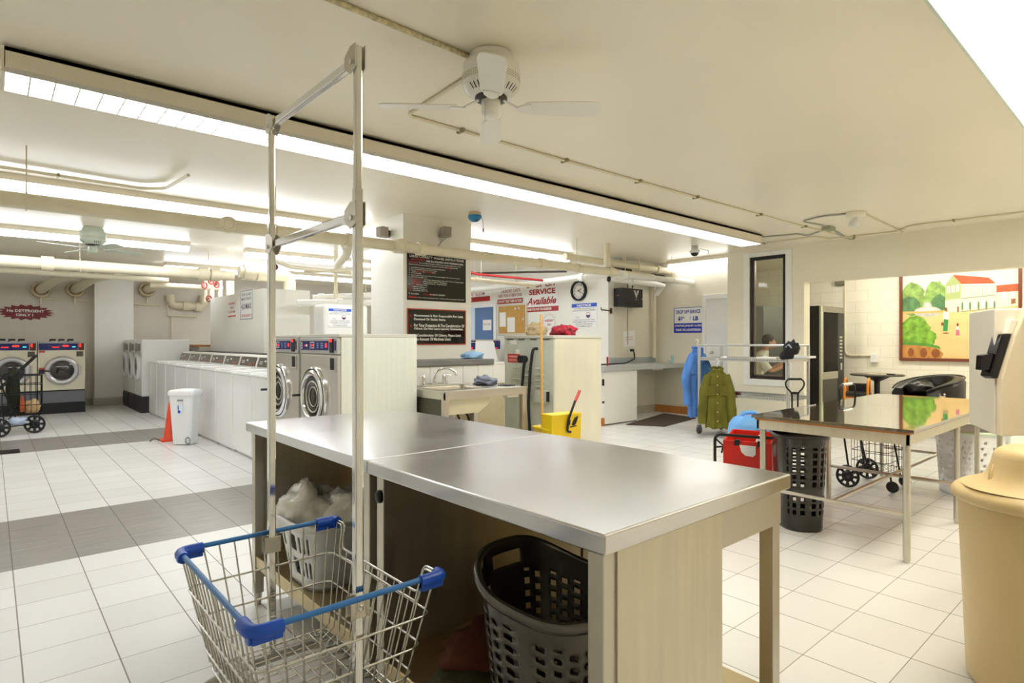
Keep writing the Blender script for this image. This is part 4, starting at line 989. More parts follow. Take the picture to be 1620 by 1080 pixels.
MB().lathe([(R, 0), (R, .05), (R - .012, .062), (R - .032, .05), (R - .036, .016)], (0, 0, 0), ax, 40, caps=False).build('rim', BPLAS, t)
MB().lathe([(R - .034, .018), (.0, .02)], (0, 0, 0), ax, 40, caps=False).build('face', WINK, t)
b = MB()
for k in range(12):
    q = PI * k / 6; b.text(P, str(12 if k == 0 else k), .115 * math.sin(q), .115 * math.cos(q), .022 if k not in (0, 10, 11) else .034, .028, .022, .02)
b.build('numerals', BINK, t)
b = MB()
for ang, ln, wd in ((62, .075, .008), (122, .11, .006)):
    q = math.radians(ang); s_, c_ = math.sin(q), math.cos(q)
    b.prism([(-s_ * .02 - c_ * wd, -c_ * .02 + s_ * wd), (-s_ * .02 + c_ * wd, -c_ * .02 - s_ * wd), (s_ * ln + c_ * wd * .5, c_ * ln - s_ * wd * .5), (s_ * ln - c_ * wd * .5, c_ * ln + s_ * wd * .5)], P, .025, .028)
b.build('hands', BINK, t)
# things lying on the washers in front of that wall
blob('tan_bundle', 'tan woven bundle on top of the grey-backed washer', 'bundle', (4.95, 5.2, 1.43), (.12, .13, .10), mat('tan_cloth', (206, 184, 144), .8, noisy=.25, nscale=(30, 30, 30)), .5, 2.2)
blob('patterned_cloth', 'red and white patterned cloth heaped on the grey-backed washer', 'cloth', (5.02, 4.8, 1.42), (.17, .15, .075), mat('red_pattern_cloth', (196, 48, 66), .85, noisy=.75, nscale=(14, 14, 14)), .6, 5.5)
# wall hook, black box, outlets on the nook wall
YC = 6.598
p = on_y(963, 490, YC)
t = thing('wall_hook', 'dark metal arm hook on the corner beside the black wall box', 'hook', (8.06, 6.59, p.z)); O = t.location
MB(O).box(8.04, 8.075, 6.575, 6.6, p.z - .06, p.z + .03).build('plate', mat('rust_brown_metal', (84, 58, 42), .5, .4), t)
MB(O).tube([(8.05, 6.575, p.z - .02), (7.86, 6.55, p.z - .01), (7.76, 6.55, p.z - .01), (7.75, 6.55, p.z + .03)], .011, 8).build('arm', mat('rust_brown_metal', (0, 0, 0)), t)
P, w, h = board_y(YC, 972, 456, 1004, 487)
t = thing('black_wall_box', 'black metal equipment box with a white V emblem on the nook wall', 'equipment box', P(w / 2, 0, 0)); O = t.location
MB(O).slab(P, -.02, w - .03, 0, h, 0, .20).build('box_body', mat('matte_black_box', (22, 20, 19), .45), t, bevel=.006)
b = MB(O); c = (w * .62, h * .72)
b.prism([(c[0] - .075, c[1] + .06), (c[0] + .075, c[1] + .06), (c[0] + .0, c[1] - .075)], P, .2, .203); q = b.build('emblem', mat('emblem_silver', (214, 212, 206), .4), t)
b = MB(O).prism([(c[0] - .028, c[1] + .061), (c[0] + .028, c[1] + .061), (c[0] + .0, c[1] + .0)], P, .2035, .2045); b.build('emblem_notch', mat('matte_black_box', (0, 0, 0)), t)
MB(O).rect(P, c[0] - .05, c[0] + .05, c[1] - .105, c[1] - .09, .2015).build('nameplate', mat('dim_silver', (120, 118, 112), .4), t)
MB(O).cyl(P(w * .90, h * .46, .2), P(w * .90, h * .46, .205), .012, n=12).build('lock', CHROME, t)
b = MB(O).box(*[P(-.021, h * .6, .09).x - .001, P(-.021, 0, 0).x, P(0, 0, .12).y, P(0, 0, .06).y, P(0, h * .58, 0).z, P(0, h * .62, 0).z]); b.build('side_light', mat('dim_red_light', (170, 90, 90), .4), t)
for d_ in (.42, .66): b = MB(O).tube([P(w * d_, h, .1), P(w * d_, h + .12, .1)], .012, 8); b.build('cable_stub', mat('grey_wire', (120, 116, 108), .5), t)
b = MB().tube([on_y(993, 488, YC - .01), on_y(993, 545, YC - .01)], .008, 6)
tag(b.build('wire_conduit', mat('grey_conduit', (196, 190, 176), .5)), 'thin cable running down from the black wall box', 'cable')
P, w, h = board_y(YC, 986, 524, 1005, 549)
P2 = plane(P(0, 0, 0), V(1, 0, .06), V(-.06, 0, 1))
t, O = sign('paper_notice', 'tilted white paper with faint red writing above the counter', P2, w, h, PAPER, .004)
lines(t, O, P2, [('PLEASE DO NOT', w / 2, h * .6, w * .6, h * .08), ('SIT ON COUNTER', w / 2, h * .45, w * .6, h * .08)], mat('pink_red_ink', (220, 120, 100), .5), d=.0055)
p = on_y(995, 554, YC)
t = thing('wall_outlet', 'white wall outlet with a black plug above the counter', 'outlet', (p.x, YC, p.z)); O = t.location
MB(O).box(p.x - .06, p.x + .05, YC - .03, YC, p.z - .045, p.z + .03).build('outlet_box', WPLAS, t, bevel=.004)
MB(O).box(p.x - .01, p.x + .08, YC - .06, YC - .03, p.z - .02, p.z + .025).build('plug', BPLAS, t, bevel=.006)
pts = [(p.x + .07, YC - .05, p.z), (p.x + .1, YC - .06, p.z - .15), on_y(990, 573, 6.4), on_y(975, 573.5, 6.35), on_y(968, 573, 6.3), (7.3, 6.25, .925), (7.12, 6.2, .925)]
pts = [V(*q) for q in pts]
for q in pts[2:]: q.z = .928
tag(MB(pts[0]).tube(pts, .011, 7, False, .12).build('power_cord', RUBBER), 'black power cord running from the outlet across the grey counter', 'cord').location = pts[0]
# ------------------------------------------------------------------ counter in the nook
t = thing('nook_counter', 'grey laminate counter with white cabinet door in the nook', 'counter', (8.2, 6.2, 0)); O = t.location
LAM = mat('grey_laminate', (178, 180, 178), .35, noisy=.08, nscale=(20, 20, 20))
zc = .915
b = MB(O).prism([(7.06, 5.9), (9.345, 5.9), (9.345, 6.595), (8.0, 6.595), (7.06, 6.595)], lambda x, y, d=0: V(x, y, d), zc - .075, zc); b.build('countertop', LAM, t, bevel=.006)
MB(O).box(8.02, 9.345, 6.575, 6.597, zc, zc + .10).build('backsplash', mat('grey_blue_backsplash', (170, 176, 180), .4), t)
MB(O).box(7.1, 7.93, 5.94, 5.965, .02, zc - .075).build('cabinet_door', mat('white_cabinet_door', (234, 231, 222), .35), t, bevel=.004)
MB(O).box(7.11, 7.92, 5.965, 6.55, .02, zc - .075).build('cabinet', mat('white_cabinet_door', (0, 0, 0)), t)
MB(O).box(7.93, 7.95, 5.96, 6.59, 0, zc - .075).build('end_panel', mat('white_cabinet_door', (0, 0, 0)), t)
b = MB(O)
for z, l in ((.62, .1), (.35, .03)): b.box(7.075, 7.1, 5.935, 5.96, z, z + l)
b.build('hinges', BMET, t); MB(O).box(7.06, 7.1, 5.93, 5.97, .0, .12).build('wood_block', WOOD, t)
MB(O).box(8.45, 8.75, 6.0, 6.2, zc - .105, zc - .078).build('under_lamp', mat('pale_under_lamp', (226, 220, 196), .4), t)
for x0, x1, y0, y1 in ((7.96, 9.35, 6.58, 6.6),): struct(MB().box(x0, x1, y0, y1, 0, .13).build('baseboard_nook', mat('grey_base', (190, 182, 160), .5)))
struct(MB().box(9.325, 9.35, 5.5, 6.58, 0, .13).build('baseboard_wing', mat('orange_base', (188, 122, 62), .5, noisy=.2, nscale=(4, 30, 4))))
tag(MB((7.07, 5.98, .918)).tube([(7.25, 6.0, .918), (7.25, 6.0, 1.06)], .014, 8).build('red_marker', RED), 'small red stick standing on the left end of the grey counter', 'marker').location = (7.07, 5.98, .918)
p = on_z(1064, 575, zc)
cg = MB(p)
for k, (dx, dz) in enumerate(((-.05, .13), (.0, .15), (.06, .14), (-.08, .06))): cg.tube([p + V(0, 0, .005), p + V(dx, .01 * k, dz)], .009, 6)
tag(cg.build('clothes_pegs', mat('pale_teal_pegs', (150, 204, 206), .4)), 'few pale teal pegs standing up on the counter by the wing wall', 'pegs').location = p
# mat on the floor
cs = [(7.45, 5.79), (7.72, 5.27), (8.98, 5.5), (9.1, 6.22)]
tag(MB().prism(cs, lambda x, y, d=0: V(x, y, d), .001, .012).build('floor_mat', mat('brown_mat', (78, 64, 50), .95, noisy=.25, nscale=(60, 60, 60))), 'dark brown mat lying askew before the nook counter', 'mat')
# wing wall price sign
P, w, h = board_x(9.349, 1066.5, 487, 1112, 526)
t, O = sign('price_sign', 'white and blue Drop Off Service price sign beside the white door', P, w, h, SIGNW)
b = MB(O)
for a in ((0, w, 0, .01), (0, w, h - .01, h), (0, .01, 0, h), (w - .01, w, 0, h)): b.slab(P, *a, .006, .008)
b.slab(P, .01, w - .01, .01, h * .38, .006, .0072); b.build('blue_band', mat('royal_blue', (24, 34, 176), .4), t)
lines(t, O, P, [('DROP OFF SERVICE', w * .5, h * .83, w * .84, h * .15, .025), ('$1', w * .22, h * .56, w * .14, h * .17, .05), ('45', w * .34, h * .60, w * .07, h * .08, .03), ('/', w * .58, h * .56, w * .04, h * .15), ('LB', w * .76, h * .56, w * .18, h * .17, .05)], BLUEINK)
lines(t, O, P, [('STARTING JANUARY 1st 2023', w * .5, h * .27, w * .92, h * .1, .03), ('THANK YOU LAUNDRYMANIA', w * .5, h * .12, w * .88, h * .1, .03)], WINK, 'band_lettering', .009)
# ------------------------------------------------------------------ garment rack cart with shirts
t = thing('rolling_rack', 'chrome wheeled rack cart with two shirts hung on its left end', 'garment rack', (7.8, 3.93, 0)); O = t.location
GAL = mat('galvanised_steel', (196, 197, 196), .32, .8, noisy=.1, nscale=(20, 20, 20))
rx0, rx1, ry0, ry1 = 7.5, 8.1, 3.31, 4.55
for x in (rx0, rx1):
    for y in (ry0, ry1):
        p = MB(O).box(x - .016, x + .016, y - .016, y + .016, .13, 1.25).build('post', GAL, t, bevel=.003)
        b = MB(O).box(x - .018, x + .018, y - .024, y - .02, .05, .13).box(x - .018, x + .018, y + .02, y + .024, .05, .13).box(x - .018, x + .018, y - .024, y + .024, .118, .13)
        q = b.build('caster_fork', mat('blue_grey_fork', (120, 130, 150), .4, .6), t)
        MB(O).lathe([(.02, -.016), (.055, -.016), (.063, -.008), (.063, .008), (.055, .016), (.02, .016)], (x, y, .063), (0, 1, 0), 20).build('caster_wheel', mat('grey_brown_wheel', (92, 84, 76), .5), q)
b = MB(O)
for x in (rx0, rx1): b.cyl((x, ry0, 1.25), (x, ry1, 1.25), .013)
b.cyl((rx0, ry0, 1.25), (rx1, ry0, 1.25), .013).cyl((rx0, ry1, 1.25), (rx1, ry1, 1.25), .013)
b.build('top_rail', GAL, t)
for z, hh in ((1.05, .03), (.56, .025), (.16, .03)):
    b = MB(O).box(rx0, rx1, ry0, ry1, z, z + .006).box(rx0 - .01, rx0, ry0, ry1, z - .012, z + hh).box(rx1, rx1 + .01, ry0, ry1, z - .012, z + hh).box(rx0, rx1, ry0 - .01, ry0, z - .012, z + hh).box(rx0, rx1, ry1, ry1 + .01, z - .012, z + hh)
    b.build('shelf', GAL, t)
    b = MB(O)
    for k in range(40): y = lerp(ry0 + .05, ry1 - .05, k / 39); b.cyl((rx0 - .0105, y, z + .008), (rx0 - .011, y, z + .008), .006, n=8)
    b.build('shelf_holes', DARK, t)
b = MB(O)
for k in range(44):
    z = .2 + k * .024
    for y in (ry0,): b.box(rx0 - .017, rx0 - .0155, y - .004, y + .004, z, z + .012); b.box(rx1 - .017, rx1 - .0155, y - .004, y + .004, z, z + .012)
b.build('post_slots', mat('slot_grey', (110, 108, 104), .5), t)
def shirt(name, label, loc, rz, wd, ln, m, dep=.11, seed=0., sleeve=.52, folds=1.):
    """shirt on a hanger: body tube, two sleeves, collar, placket, buttons"""
    t = thing(name, label, 'shirt', loc, rz)
    N = 40; R = []
    for i in range(25):
        k = i / 24; z = -ln * k
        if k < .1: hw = lerp(.07, wd / 2, (k / .1) ** .8); d_ = lerp(.05, dep * .8, k / .1)
        else: hw = wd / 2 * (1 - .04 * (k - .1)); d_ = dep * (.8 + .3 * k)
        ring = []
        for j in range(N):
            q = 2 * PI * j / N; f = 1 + folds * (.16 * k) * math.sin(9 * q + 2 * noise.noise(V(seed, k * 2, 0))) + .05 * noise.noise(V(math.cos(q) * 2, math.sin(q) * 2, k * 5 + seed))
            ring.append(V(hw * math.cos(q) * (1 + .03 * noise.noise(V(k * 4, seed, q))), d_ / 2 * math.sin(q) * f, z - (.03 * math.cos(q) ** 2 if k < .1 else 0) + (.03 * math.sin(5 * q + seed) * .4 if k > .95 else 0)))
        R.append(ring)
    MB().loft(R, True, False).build('shirt_body', m, t)
    for s in (-1, 1):
        pts = []; rad = []
        for i in range(9):
            k = i / 8
            pts.append(V(s * (wd / 2 - .055 + .085 * min(1, k * 2.2) + .01 * math.sin(k * 7 + seed)), -.01 - .02 * k, -.085 - sleeve * k)); rad.append((.05 + .02 * min(1, k * 4)) * lerp(1, .78, k) * (1 + .08 * math.sin(k * 17 + seed)))
        MB().tube(pts, rad, 14).build('sleeve', m, t)
        MB().tube([pts[-1] + V(0, 0, .03), pts[-1] + V(0, 0, -.035)], .056, 14).build('cuff', m, t)
    b = MB()
    for s in (-1, 1): b.prism([(s * .0, .0), (s * .075, .02), (s * .085, -.055), (s * .03, -.085)] if s > 0 else [(0, 0), (-.03, -.085), (-.085, -.055), (-.075, .02)], plane((0, -.04, -.02), (1, 0, 0), (0, -.25, 1)), 0, .008)
    b.tube([(-.07, -.03, -.0), (-.05, .04, .015), (.05, .04, .015), (.07, -.03, 0)], .018, 8)
    b.build('collar', m, t)
    b = MB()
    for i in range(10): z0_, z1_ = -.06 - (ln - .07) * i / 10, -.06 - (ln - .07) * (i + 1) / 10; d0, d1 = -dep * (.40 + .17 * i / 10) - .004, -dep * (.40 + .17 * (i + 1) / 10) - .004; b.add([(-.02, d0, z0_), (.02, d0, z0_), (.02, d1, z1_), (-.02, d1, z1_)], [(0, 1, 2, 3)])
    b.build('placket', m, t, solid=.006)
    for i in range(6):
        z = -.1 - (ln - .2) * i / 5; d0 = -dep * (.40 + .17 * (-z - .06) / (ln - .07)) - .008
        MB().cyl((0, d0, z), (0, d0 - .004, z), .009, n=10).build('button', mat('brass_button', (214, 190, 110), .3, .6), t)
    for s in (-1, 1):
        b = MB().slab(plane((s * wd * .27, -dep * .50 - .006, -.30), (1, 0, 0), (0, .05, 1)), -.055, .055, -.06, .06, 0, .005).slab(plane((s * wd * .27, -dep * .50 - .011, -.30), (1, 0, 0), (0, .05, 1)), -.06, .06, .03, .07, 0, .005); b.build('pocket', m, t)
    b = MB().tube([(-wd / 2 + .06, 0, -.09), (0, 0, -.01), (wd / 2 - .06, 0, -.09)], .008, 6).tube([(0, 0, .02), (0, 0, .07), (.03, 0, .10), (.02, 0, .13), (-.02, 0, .125)], .004, 6, False, .03); b.build('hanger', WPLAS, t)
    return t
OLV = mat('olive_cotton', (104, 100, 22), .85, noisy=.3, nscale=(7, 7, 4), bump=.3, bscale=60)
DEN = mat('blue_denim', (84, 136, 214), .85, noisy=.3, nscale=(8, 8, 4), bump=.3, bscale=60)
shirt('olive_shirt', 'olive green shirt with pale buttons hung on the front of the rack', (7.36, 4.2, .935), math.radians(-52), .31, .80, OLV, .12, 1.3, .62)
shirt('denim_shirt', 'light blue denim shirt hanging behind the olive one at the rack end', (7.62, 4.66, 1.20), math.radians(-30), .28, .98, DEN, .12, 4.7, .68)
# things on the rack
t = thing('black_garment', 'black garment bundled over the right front post of the rack', 'clothes', (7.48, 3.3, 1.08))
MB().ball((0, -.05, .14), .08, .09, .09, 18, 12, .7, 1.).tube([(0, .0, .1), (-.01, .06, .03), (-.01, .09, .01)], [.06, .05, .03], 10).tube([(0, -.02, .1), (0, -.03, .0)], [.06, .04], 10).build('bundle', mat('black_fabric', (24, 23, 28), .8, noisy=.2), t, remesh=.012)
MB().tube([(-.08, -.08, .14), (-.075, -.04, .18), (-.06, 0, .15)], .009, 6).build('pale_trim', mat('pale_grey_trim', (170, 175, 190), .5), t)
b = MB((7.6, 3.55, 1.08)).box(7.5, 7.7, 3.46, 3.72, 1.075, 1.10); q = b.build('folded_towel', mat('white_towel', (236, 234, 228), .9)); q.location = (7.6, 3.55, 1.08)
tag(q, 'folded white towel on the upper rack shelf by the black bundle', 'towel')
q = MB((8.0, 3.4, 1.085)).prism([(7.9, 3.22), (8.12, 3.22), (8.1, 3.5), (7.9, 3.5)], lambda x, y, d=0: V(x, y, d), 1.083, 1.11).build('white_tray', WPLAS); q.location = (8.0, 3.4, 1.085)
tag(q, 'shallow white tray at the right back corner of the upper rack shelf', 'tray')
q = MB().ball((0, 0, .022), .05, .04, .022).build('white_soap', WPLAS); q.location = (7.55, 4.2, 1.056); tag(q, 'small white item on the upper rack shelf, left of the window', 'soap')
q = MB().box(-.03, .03, -.11, .11, 0, .05).build('brown_brush', mat('dark_red_brush', (70, 18, 22), .5), bevel=.01); q.location = (7.6, 4.1, .566); tag(q, 'dark red block on the middle rack shelf, beside the olive shirt', 'block')
# ------------------------------------------------------------------ polished stone top table
t = thing('stone_top_table', 'long table with polished dark stone top on stainless legs', 'table', (5.25, 1.55, 0)); O = t.location
tx0, tx1, ty0, ty1, zt = 4.0, 6.56, 1.045, 2.02, .788
def stone_mat():
    m = bpy.data.materials.new('polished_dark_stone'); m.use_nodes = True
    nt = m.node_tree; N = nt.nodes; L = nt.links; b = N['Principled BSDF']
    tc = N.new('ShaderNodeTexCoord'); v = N.new('ShaderNodeTexVoronoi'); v.inputs['Scale'].default_value = 140.; L.new(tc.outputs['Object'], v.inputs['Vector'])
    r = N.new('ShaderNodeValToRGB'); r.color_ramp.elements[0].color = rgb(26, 22, 17); r.color_ramp.elements[1].color = rgb(112, 98, 74)
    r.color_ramp.elements[0].position = .25; r.color_ramp.elements[1].position = .95
    L.new(v.outputs['Color'], r.inputs['Fac']); L.new(r.outputs['Color'], b.inputs['Base Color'])
    b.inputs['Roughness'].default_value = .05; b.inputs['Specular IOR Level'].default_value = 1.; b.inputs['IOR'].default_value = 2.0
    b.inputs['Coat Weight'].default_value = .6; b.inputs['Coat Roughness'].default_value = .03
    return m
MB(O).box(tx0, tx1, ty0, ty1, zt - .02, zt).build('stone_top', stone_mat(), t, bevel=.002)
MB(O).box(tx0 + .01, tx1 - .01, ty0 + .02, ty1 - .02, zt - .032, zt - .02).build('plywood_underlay', WOOD, t)
b = MB(O); ax0, ax1, ay0, ay1, az = tx0 + .02, tx1 - .02, ty0 + .03, ty1 - .03, zt - .095
b.box(ax0, ax1, ay0, ay0 + .015, az, zt - .032).box(ax0, ax1, ay1 - .015, ay1, az, zt - .032).box(ax0, ax0 + .015, ay0, ay1, az, zt - .032).box(ax1 - .015, ax1, ay0, ay1, az, zt - .032)
b.build('apron', mat('satin_steel_panel', (0, 0, 0)), t)
for x in (ax0 + .03, 5.19, ax1 - .06):
    for y in (ay0 + .02, ay1 - .03):
        MB(O).cyl((x, y, .03), (x, y, zt - .035), .02, n=16).cyl((x, y, 0), (x, y, .03), .015, .02, 14).build('leg', STEEL, t)
    MB(O).cyl((x, ay0 + .02, .28), (x, ay1 - .03, .28), .0125, n=12).build('stretcher', STEEL, t)
MB(O).cyl((ax0 + .03, 1.5, .28), (ax1 - .06, 1.5, .28), .0125, n=12).build('stretcher', STEEL, t)
# hampers under it
def hole_b(i, j): return 6 <= i <= 34 and i % 3 != 0 and ((j % 4) in (1, 2)) and (j % 36) not in range(11, 26) and not (16 <= i <= 18)
hamper('laundry_hamper', 'dark grey oval laundry hamper under the stone top table', (4.315, 1.83, 0), .72, .215, .16, .655, mat('smoky_grey_plastic', (66, 64, 60), .16, .45, noisy=.2, nscale=(9, 9, 5)), .84, 72, 40, hole_b, dip=.012, rimm=mat('smoky_grey_rim', (40, 37, 34), .3), e=2.6)
WG = mat('white_hamper_plastic', (236, 238, 236), .35)
def hole_c(i, j): return 3 <= i <= 20 and i % 2 == 0 and (j % 3) == (0 if i % 4 else 1)
hamper('laundry_hamper', 'white perforated laundry hamper with pale green rim under the table', (6.26, 1.22, 0), 0.75, .27, .20, .56, WG, .86, 72, 24, hole_c, rimm=mat('pale_green_rim', (206, 222, 196), .35), e=3.4, wall=.004)
# red cooler bag on a folding cart
t = thing('red_bag_cart', 'red box bag in a black-handled folding cart beside the stone table', 'cart', (4.75, 2.55, 0), 0); O = t.location
cw_ = -.40
u = V(.316, -.949, 0).normalized(); v_ = V(.949, .316, 0).normalized()
c0 = V(4.40, 2.457, 0)
A = lambda a, b_, z: c0 + u * a + v_ * b_ + V(0, 0, z)
REDB = mat('bright_red_fabric', (212, 30, 8), .5, noisy=.06)
wd_, dp_ = .36, .40
R = [[A(i, j, z) for i, j in ((0, 0), (wd_, 0), (wd_, dp_), (0, dp_))] for z in (.10, .517)]
R2 = [[A(i, j, z) for i, j in ((.015, .015), (wd_ - .015, .015), (wd_ - .015, dp_ - .015), (.015, dp_ - .015))] for z in (.517, .13)]
R[1][2].z += .035; R[1][3].z += .035; R2[0][2].z += .035; R2[0][3].z += .035
MB(O).loft(R + R2, True, True, False).build('bag_body', REDB, t, bevel=.006)
P = lambda a, z, d=0.: A(a, -d, z)
MB(O).prism([(.125, .485), (.245, .485), (.245, .42), (.225, .40), (.17, .405), (.14, .43)], P, .002, .006).build('paper_patch', PAPER, t)
for a in (.09, .26): MB(O).prism([(a, .525), (a + .04, .525), (a + .035, .48), (a - .005, .48)], P, -.012, .008).build('black_clip', BPLAS, t)
b = MB(O).tube([A(-.05, -.06, .10), A(-.05, -.06, .565), A(.42, -.06, .565), A(.42, -.06, .10)], .012, 8, False, .05).tube([A(-.06, -.05, .46), A(-.01, .0, .46)], .008, 6)
b.tube([A(-.05, -.06, .08), A(wd_ + .03, -.06, .08), A(wd_ + .03, dp_, .08), A(-.05, dp_, .08)], .011, 8, True, .03)
b.build('handle_frame', BMET, t)
b = MB(O).tube([A(-.05, -.02, .52), A(-.01, .06, .46), A(-.02, .05, .40)], .007, 6); b.build('folding_strut', BMET, t)
for a in (-.03, wd_ + .01):
    for d_ in (0, dp_ - .04): MB(O).lathe([(.015, -.012), (.04, -.012), (.045, 0), (.04, .012), (.015, .012)], A(a, d_, .045), v_, 18).build('wheel', BPLAS, t)
q = MB(A(.27, .10, .50)).loft([[A(.27, .10, z) + V(.04 * f * math.cos(k * PI / 8), .04 * f * math.sin(k * PI / 8), 0) for k in range(16)] for z, f in ((.40, 1), (.51, 1), (.54, .8), (.56, .4))]).build('white_bottle', WPLAS); q.location = A(.27, .10, .50)
tag(q, 'white bottle with pale blue label standing inside the red box bag', 'bottle')
q2 = MB(q.location).loft([[A(.27, .10, z) + V(.041 * math.cos(k * PI / 8), .041 * math.sin(k * PI / 8), 0) for k in range(16)] for z in (.44, .50)], False, False).build('bottle_label', mat('pale_blue_label', (150, 196, 226), .5), q)
# blue jug bag behind it
t = thing('blue_jug', 'big light blue plastic jug standing behind the red box bag', 'jug', (5.35, 2.72, 0), -.7)
LB = mat('light_blue_plastic', (104, 172, 238), .4, noisy=.05)
MB().loft([rq(.17, .13, .0, .05), rq(.18, .14, .03, .06), rq(.18, .14, .40, .06), rq(.165, .13, .52, .06), rq(.13, .10, .58, .05), rq(.10, .07, .60, .04)]).build('jug_body', LB, t)
MB().tube([(-.10, 0, .57), (-.06, 0, .635), (.06, 0, .635), (.10, 0, .57)], .02, 10, False, .04).build('jug_handle', LB, t)
MB().slab(plane((0, -.141, .44), (1, 0, 0)), -.10, .10, -.05, .05, 0, .003).build('jug_label', mat('teal_label', (40, 120, 168), .5), t)
MB().text(plane((0, -.145, .44), (1, 0, 0)), 'CO', 0, 0, .15, .06, .001, .03).build('label_lettering', WINK, t)
# folding carts behind the table
t = thing('luggage_cart', 'black luggage cart, its heart-shaped wire handle rising behind the table', 'cart', (6.21, 2.67, 0), 0); O = t.location
P = plane((6.21, 2.67, 0), (.7516, -.66, 0))
b = MB(O).tube([P(-.03, .06, 0), P(-.03, .77, 0), P(-.085, .825, 0), P(-.10, .87, 0), P(-.075, .912, 0), P(0, .912, 0), P(.075, .912, 0), P(.10, .87, 0), P(.085, .825, 0), P(.03, .77, 0), P(.03, .06, 0)], .0085, 8, False, .04)
b.build('handle', BMET, t)
MB(O).tube([P(-.065, .914, 0), P(.065, .914, 0)], .012, 8).build('hand_grip', RUBBER, t)
b = MB(O).tube([P(-.14, .06, .0), P(.14, .06, 0), P(.14, .05, .25), P(-.14, .05, .25)], .008, 6, True, .02).box(*(lambda p: (p.x - .025, p.x + .025, p.y - .02, p.y + .02, p.z - .012, p.z + .012))(P(0, .77, 0))); b.build('base_frame', BMET, t)
for s in (-1, 1): MB(O).lathe([(.015, -.012), (.055, -.012), (.06, 0), (.055, .012), (.015, .012)], P(.16 * s, .06, -.02), P(1, 0, 0) - P(0, 0, 0), 20).build('wheel', BPLAS, t)
t = thing('folding_cart', 'black wire folding cart on spoked wheels, standing behind the stone table', 'shopping cart', (5.98, 1.9, 0), 0); O = t.location
Pc = V(5.78, 2.04, 0); u = V(0, -1, 0); v_ = V(1, 0, 0)
A = lambda a, b_, z: Pc + u * a + v_ * b_ + V(0, 0, z)
b = MB(O)
for z in (.16, .25, .34, .43, .52, .61): b.tube([A(.05, 0, z), A(.34, 0, z), A(.34, .44, z), A(.05, .44, z)], .003 if z < .61 else .007, 6, True, .02)
for k in range(7):
    b.tube([A(.05 + .29 * k / 6, 0, .61), A(.05 + .29 * k / 6, 0, .16), A(.05 + .29 * k / 6, .44, .16), A(.05 + .29 * k / 6, .44, .61)], .0022, 5)
for k in range(1, 6): b.tube([A(.05, .44 * k / 6, .61), A(.05, .44 * k / 6, .16), A(.34, .44 * k / 6, .16), A(.34, .44 * k / 6, .61)], .0022, 5)
b.build('wire_basket', BMET, t)
b = MB(O).tube([A(.03, .02, .10), A(-.04, .02, .60), A(-.06, .02, .90), A(-.06, .40, .90), A(-.04, .40, .60), A(.03, .40, .10)], .009, 8, False, .05).tube([A(.05, .12, .61), A(.05, .40, .12)], .008, 8).tube([A(.34, .05, .61), A(.34, .33, .10)], .008, 8); b.build('handle_frame', BMET, t)
MB(O).tube([A(-.06, .10, .902), A(-.06, .32, .902)], .014, 8).build('hand_grip', mat('chrome_grip', (206, 206, 200), .2, .8), t)
for d_ in (-.03, .46): spoked('big_wheel', A(.03, d_, .10), v_, .10, t, O)
MB(O).tube([A(.03, -.03, .10), A(.03, .46, .10)], .008, 8).build('axle', BMET, t)
for d_ in (.04, .38):
    q = MB(O).torus(A(.36, d_, .05), v_, .036, .014, 24, 8).cyl(A(.36, d_ - .01, .05), A(.36, d_ + .01, .05), .034, n=18).build('small_wheel', BPLAS, t)
    MB(O).tube([A(.36, d_, .05), A(.34, d_, .16)], .008, 6).build('wheel_fork', BMET, t)
# ------------------------------------------------------------------ beige litter bin with hooded lid
t = thing('litter_bin', 'tall beige round litter bin with hooded lid, at the right edge', 'bin', (2.953, .354, 0)); O = V(0, 0, 0)
BEI = mat('beige_bin_plastic', (216, 190, 138), .45, noisy=.07, nscale=(5, 5, 4))
MB().lathe([(.0, .004), (.225, .004), (.235, .02), (.262, .685), (.262, .70), (.25, .70), (.2, .05), (0, .04)], n=56).build('bin_body', BEI, t)
b = MB().lathe([(.268, .69), (.282, .70), (.284, .722), (.274, .735), (.262, .745), (.25, .752), (.20, .755), (0, .76), (0, .70), (.262, .69)], n=56, caps=False); b.build('lid_collar', BEI, t)
R = []
for rad, z_ in ((.242, .752), (.215, .762), (.19, .776), (.17, .80), (.158, .83), (.15, .865), (.143, .884), (.125, .895), (.08, .899), (.02, .90)):
    R.append([V(p.x, p.y, z_) for p in superring(rad * 1.05, rad, 0, 0, 0, 40, 2.5)])
MB().loft(R, False, True).build('lid_hood', BEI, t)
hd = (V(FWD[0], FWD[1], 0) * .94 - V(RGT[0], RGT[1], 0) * .35).normalized(); hs = V(-hd.y, hd.x, 0)
MB().loft([[hd * (.07 + .03 * math.sin(a)) + hs * (.19 * math.cos(a) * s_) + V(0, 0, .758 + .12 * math.sin(a) * s_) for a in [PI * k / 14 for k in range(15)]] for s_ in (1., .84)], False, False).build('hood_visor', mat('beige_visor', (206, 178, 122), .5), t, solid=.012)
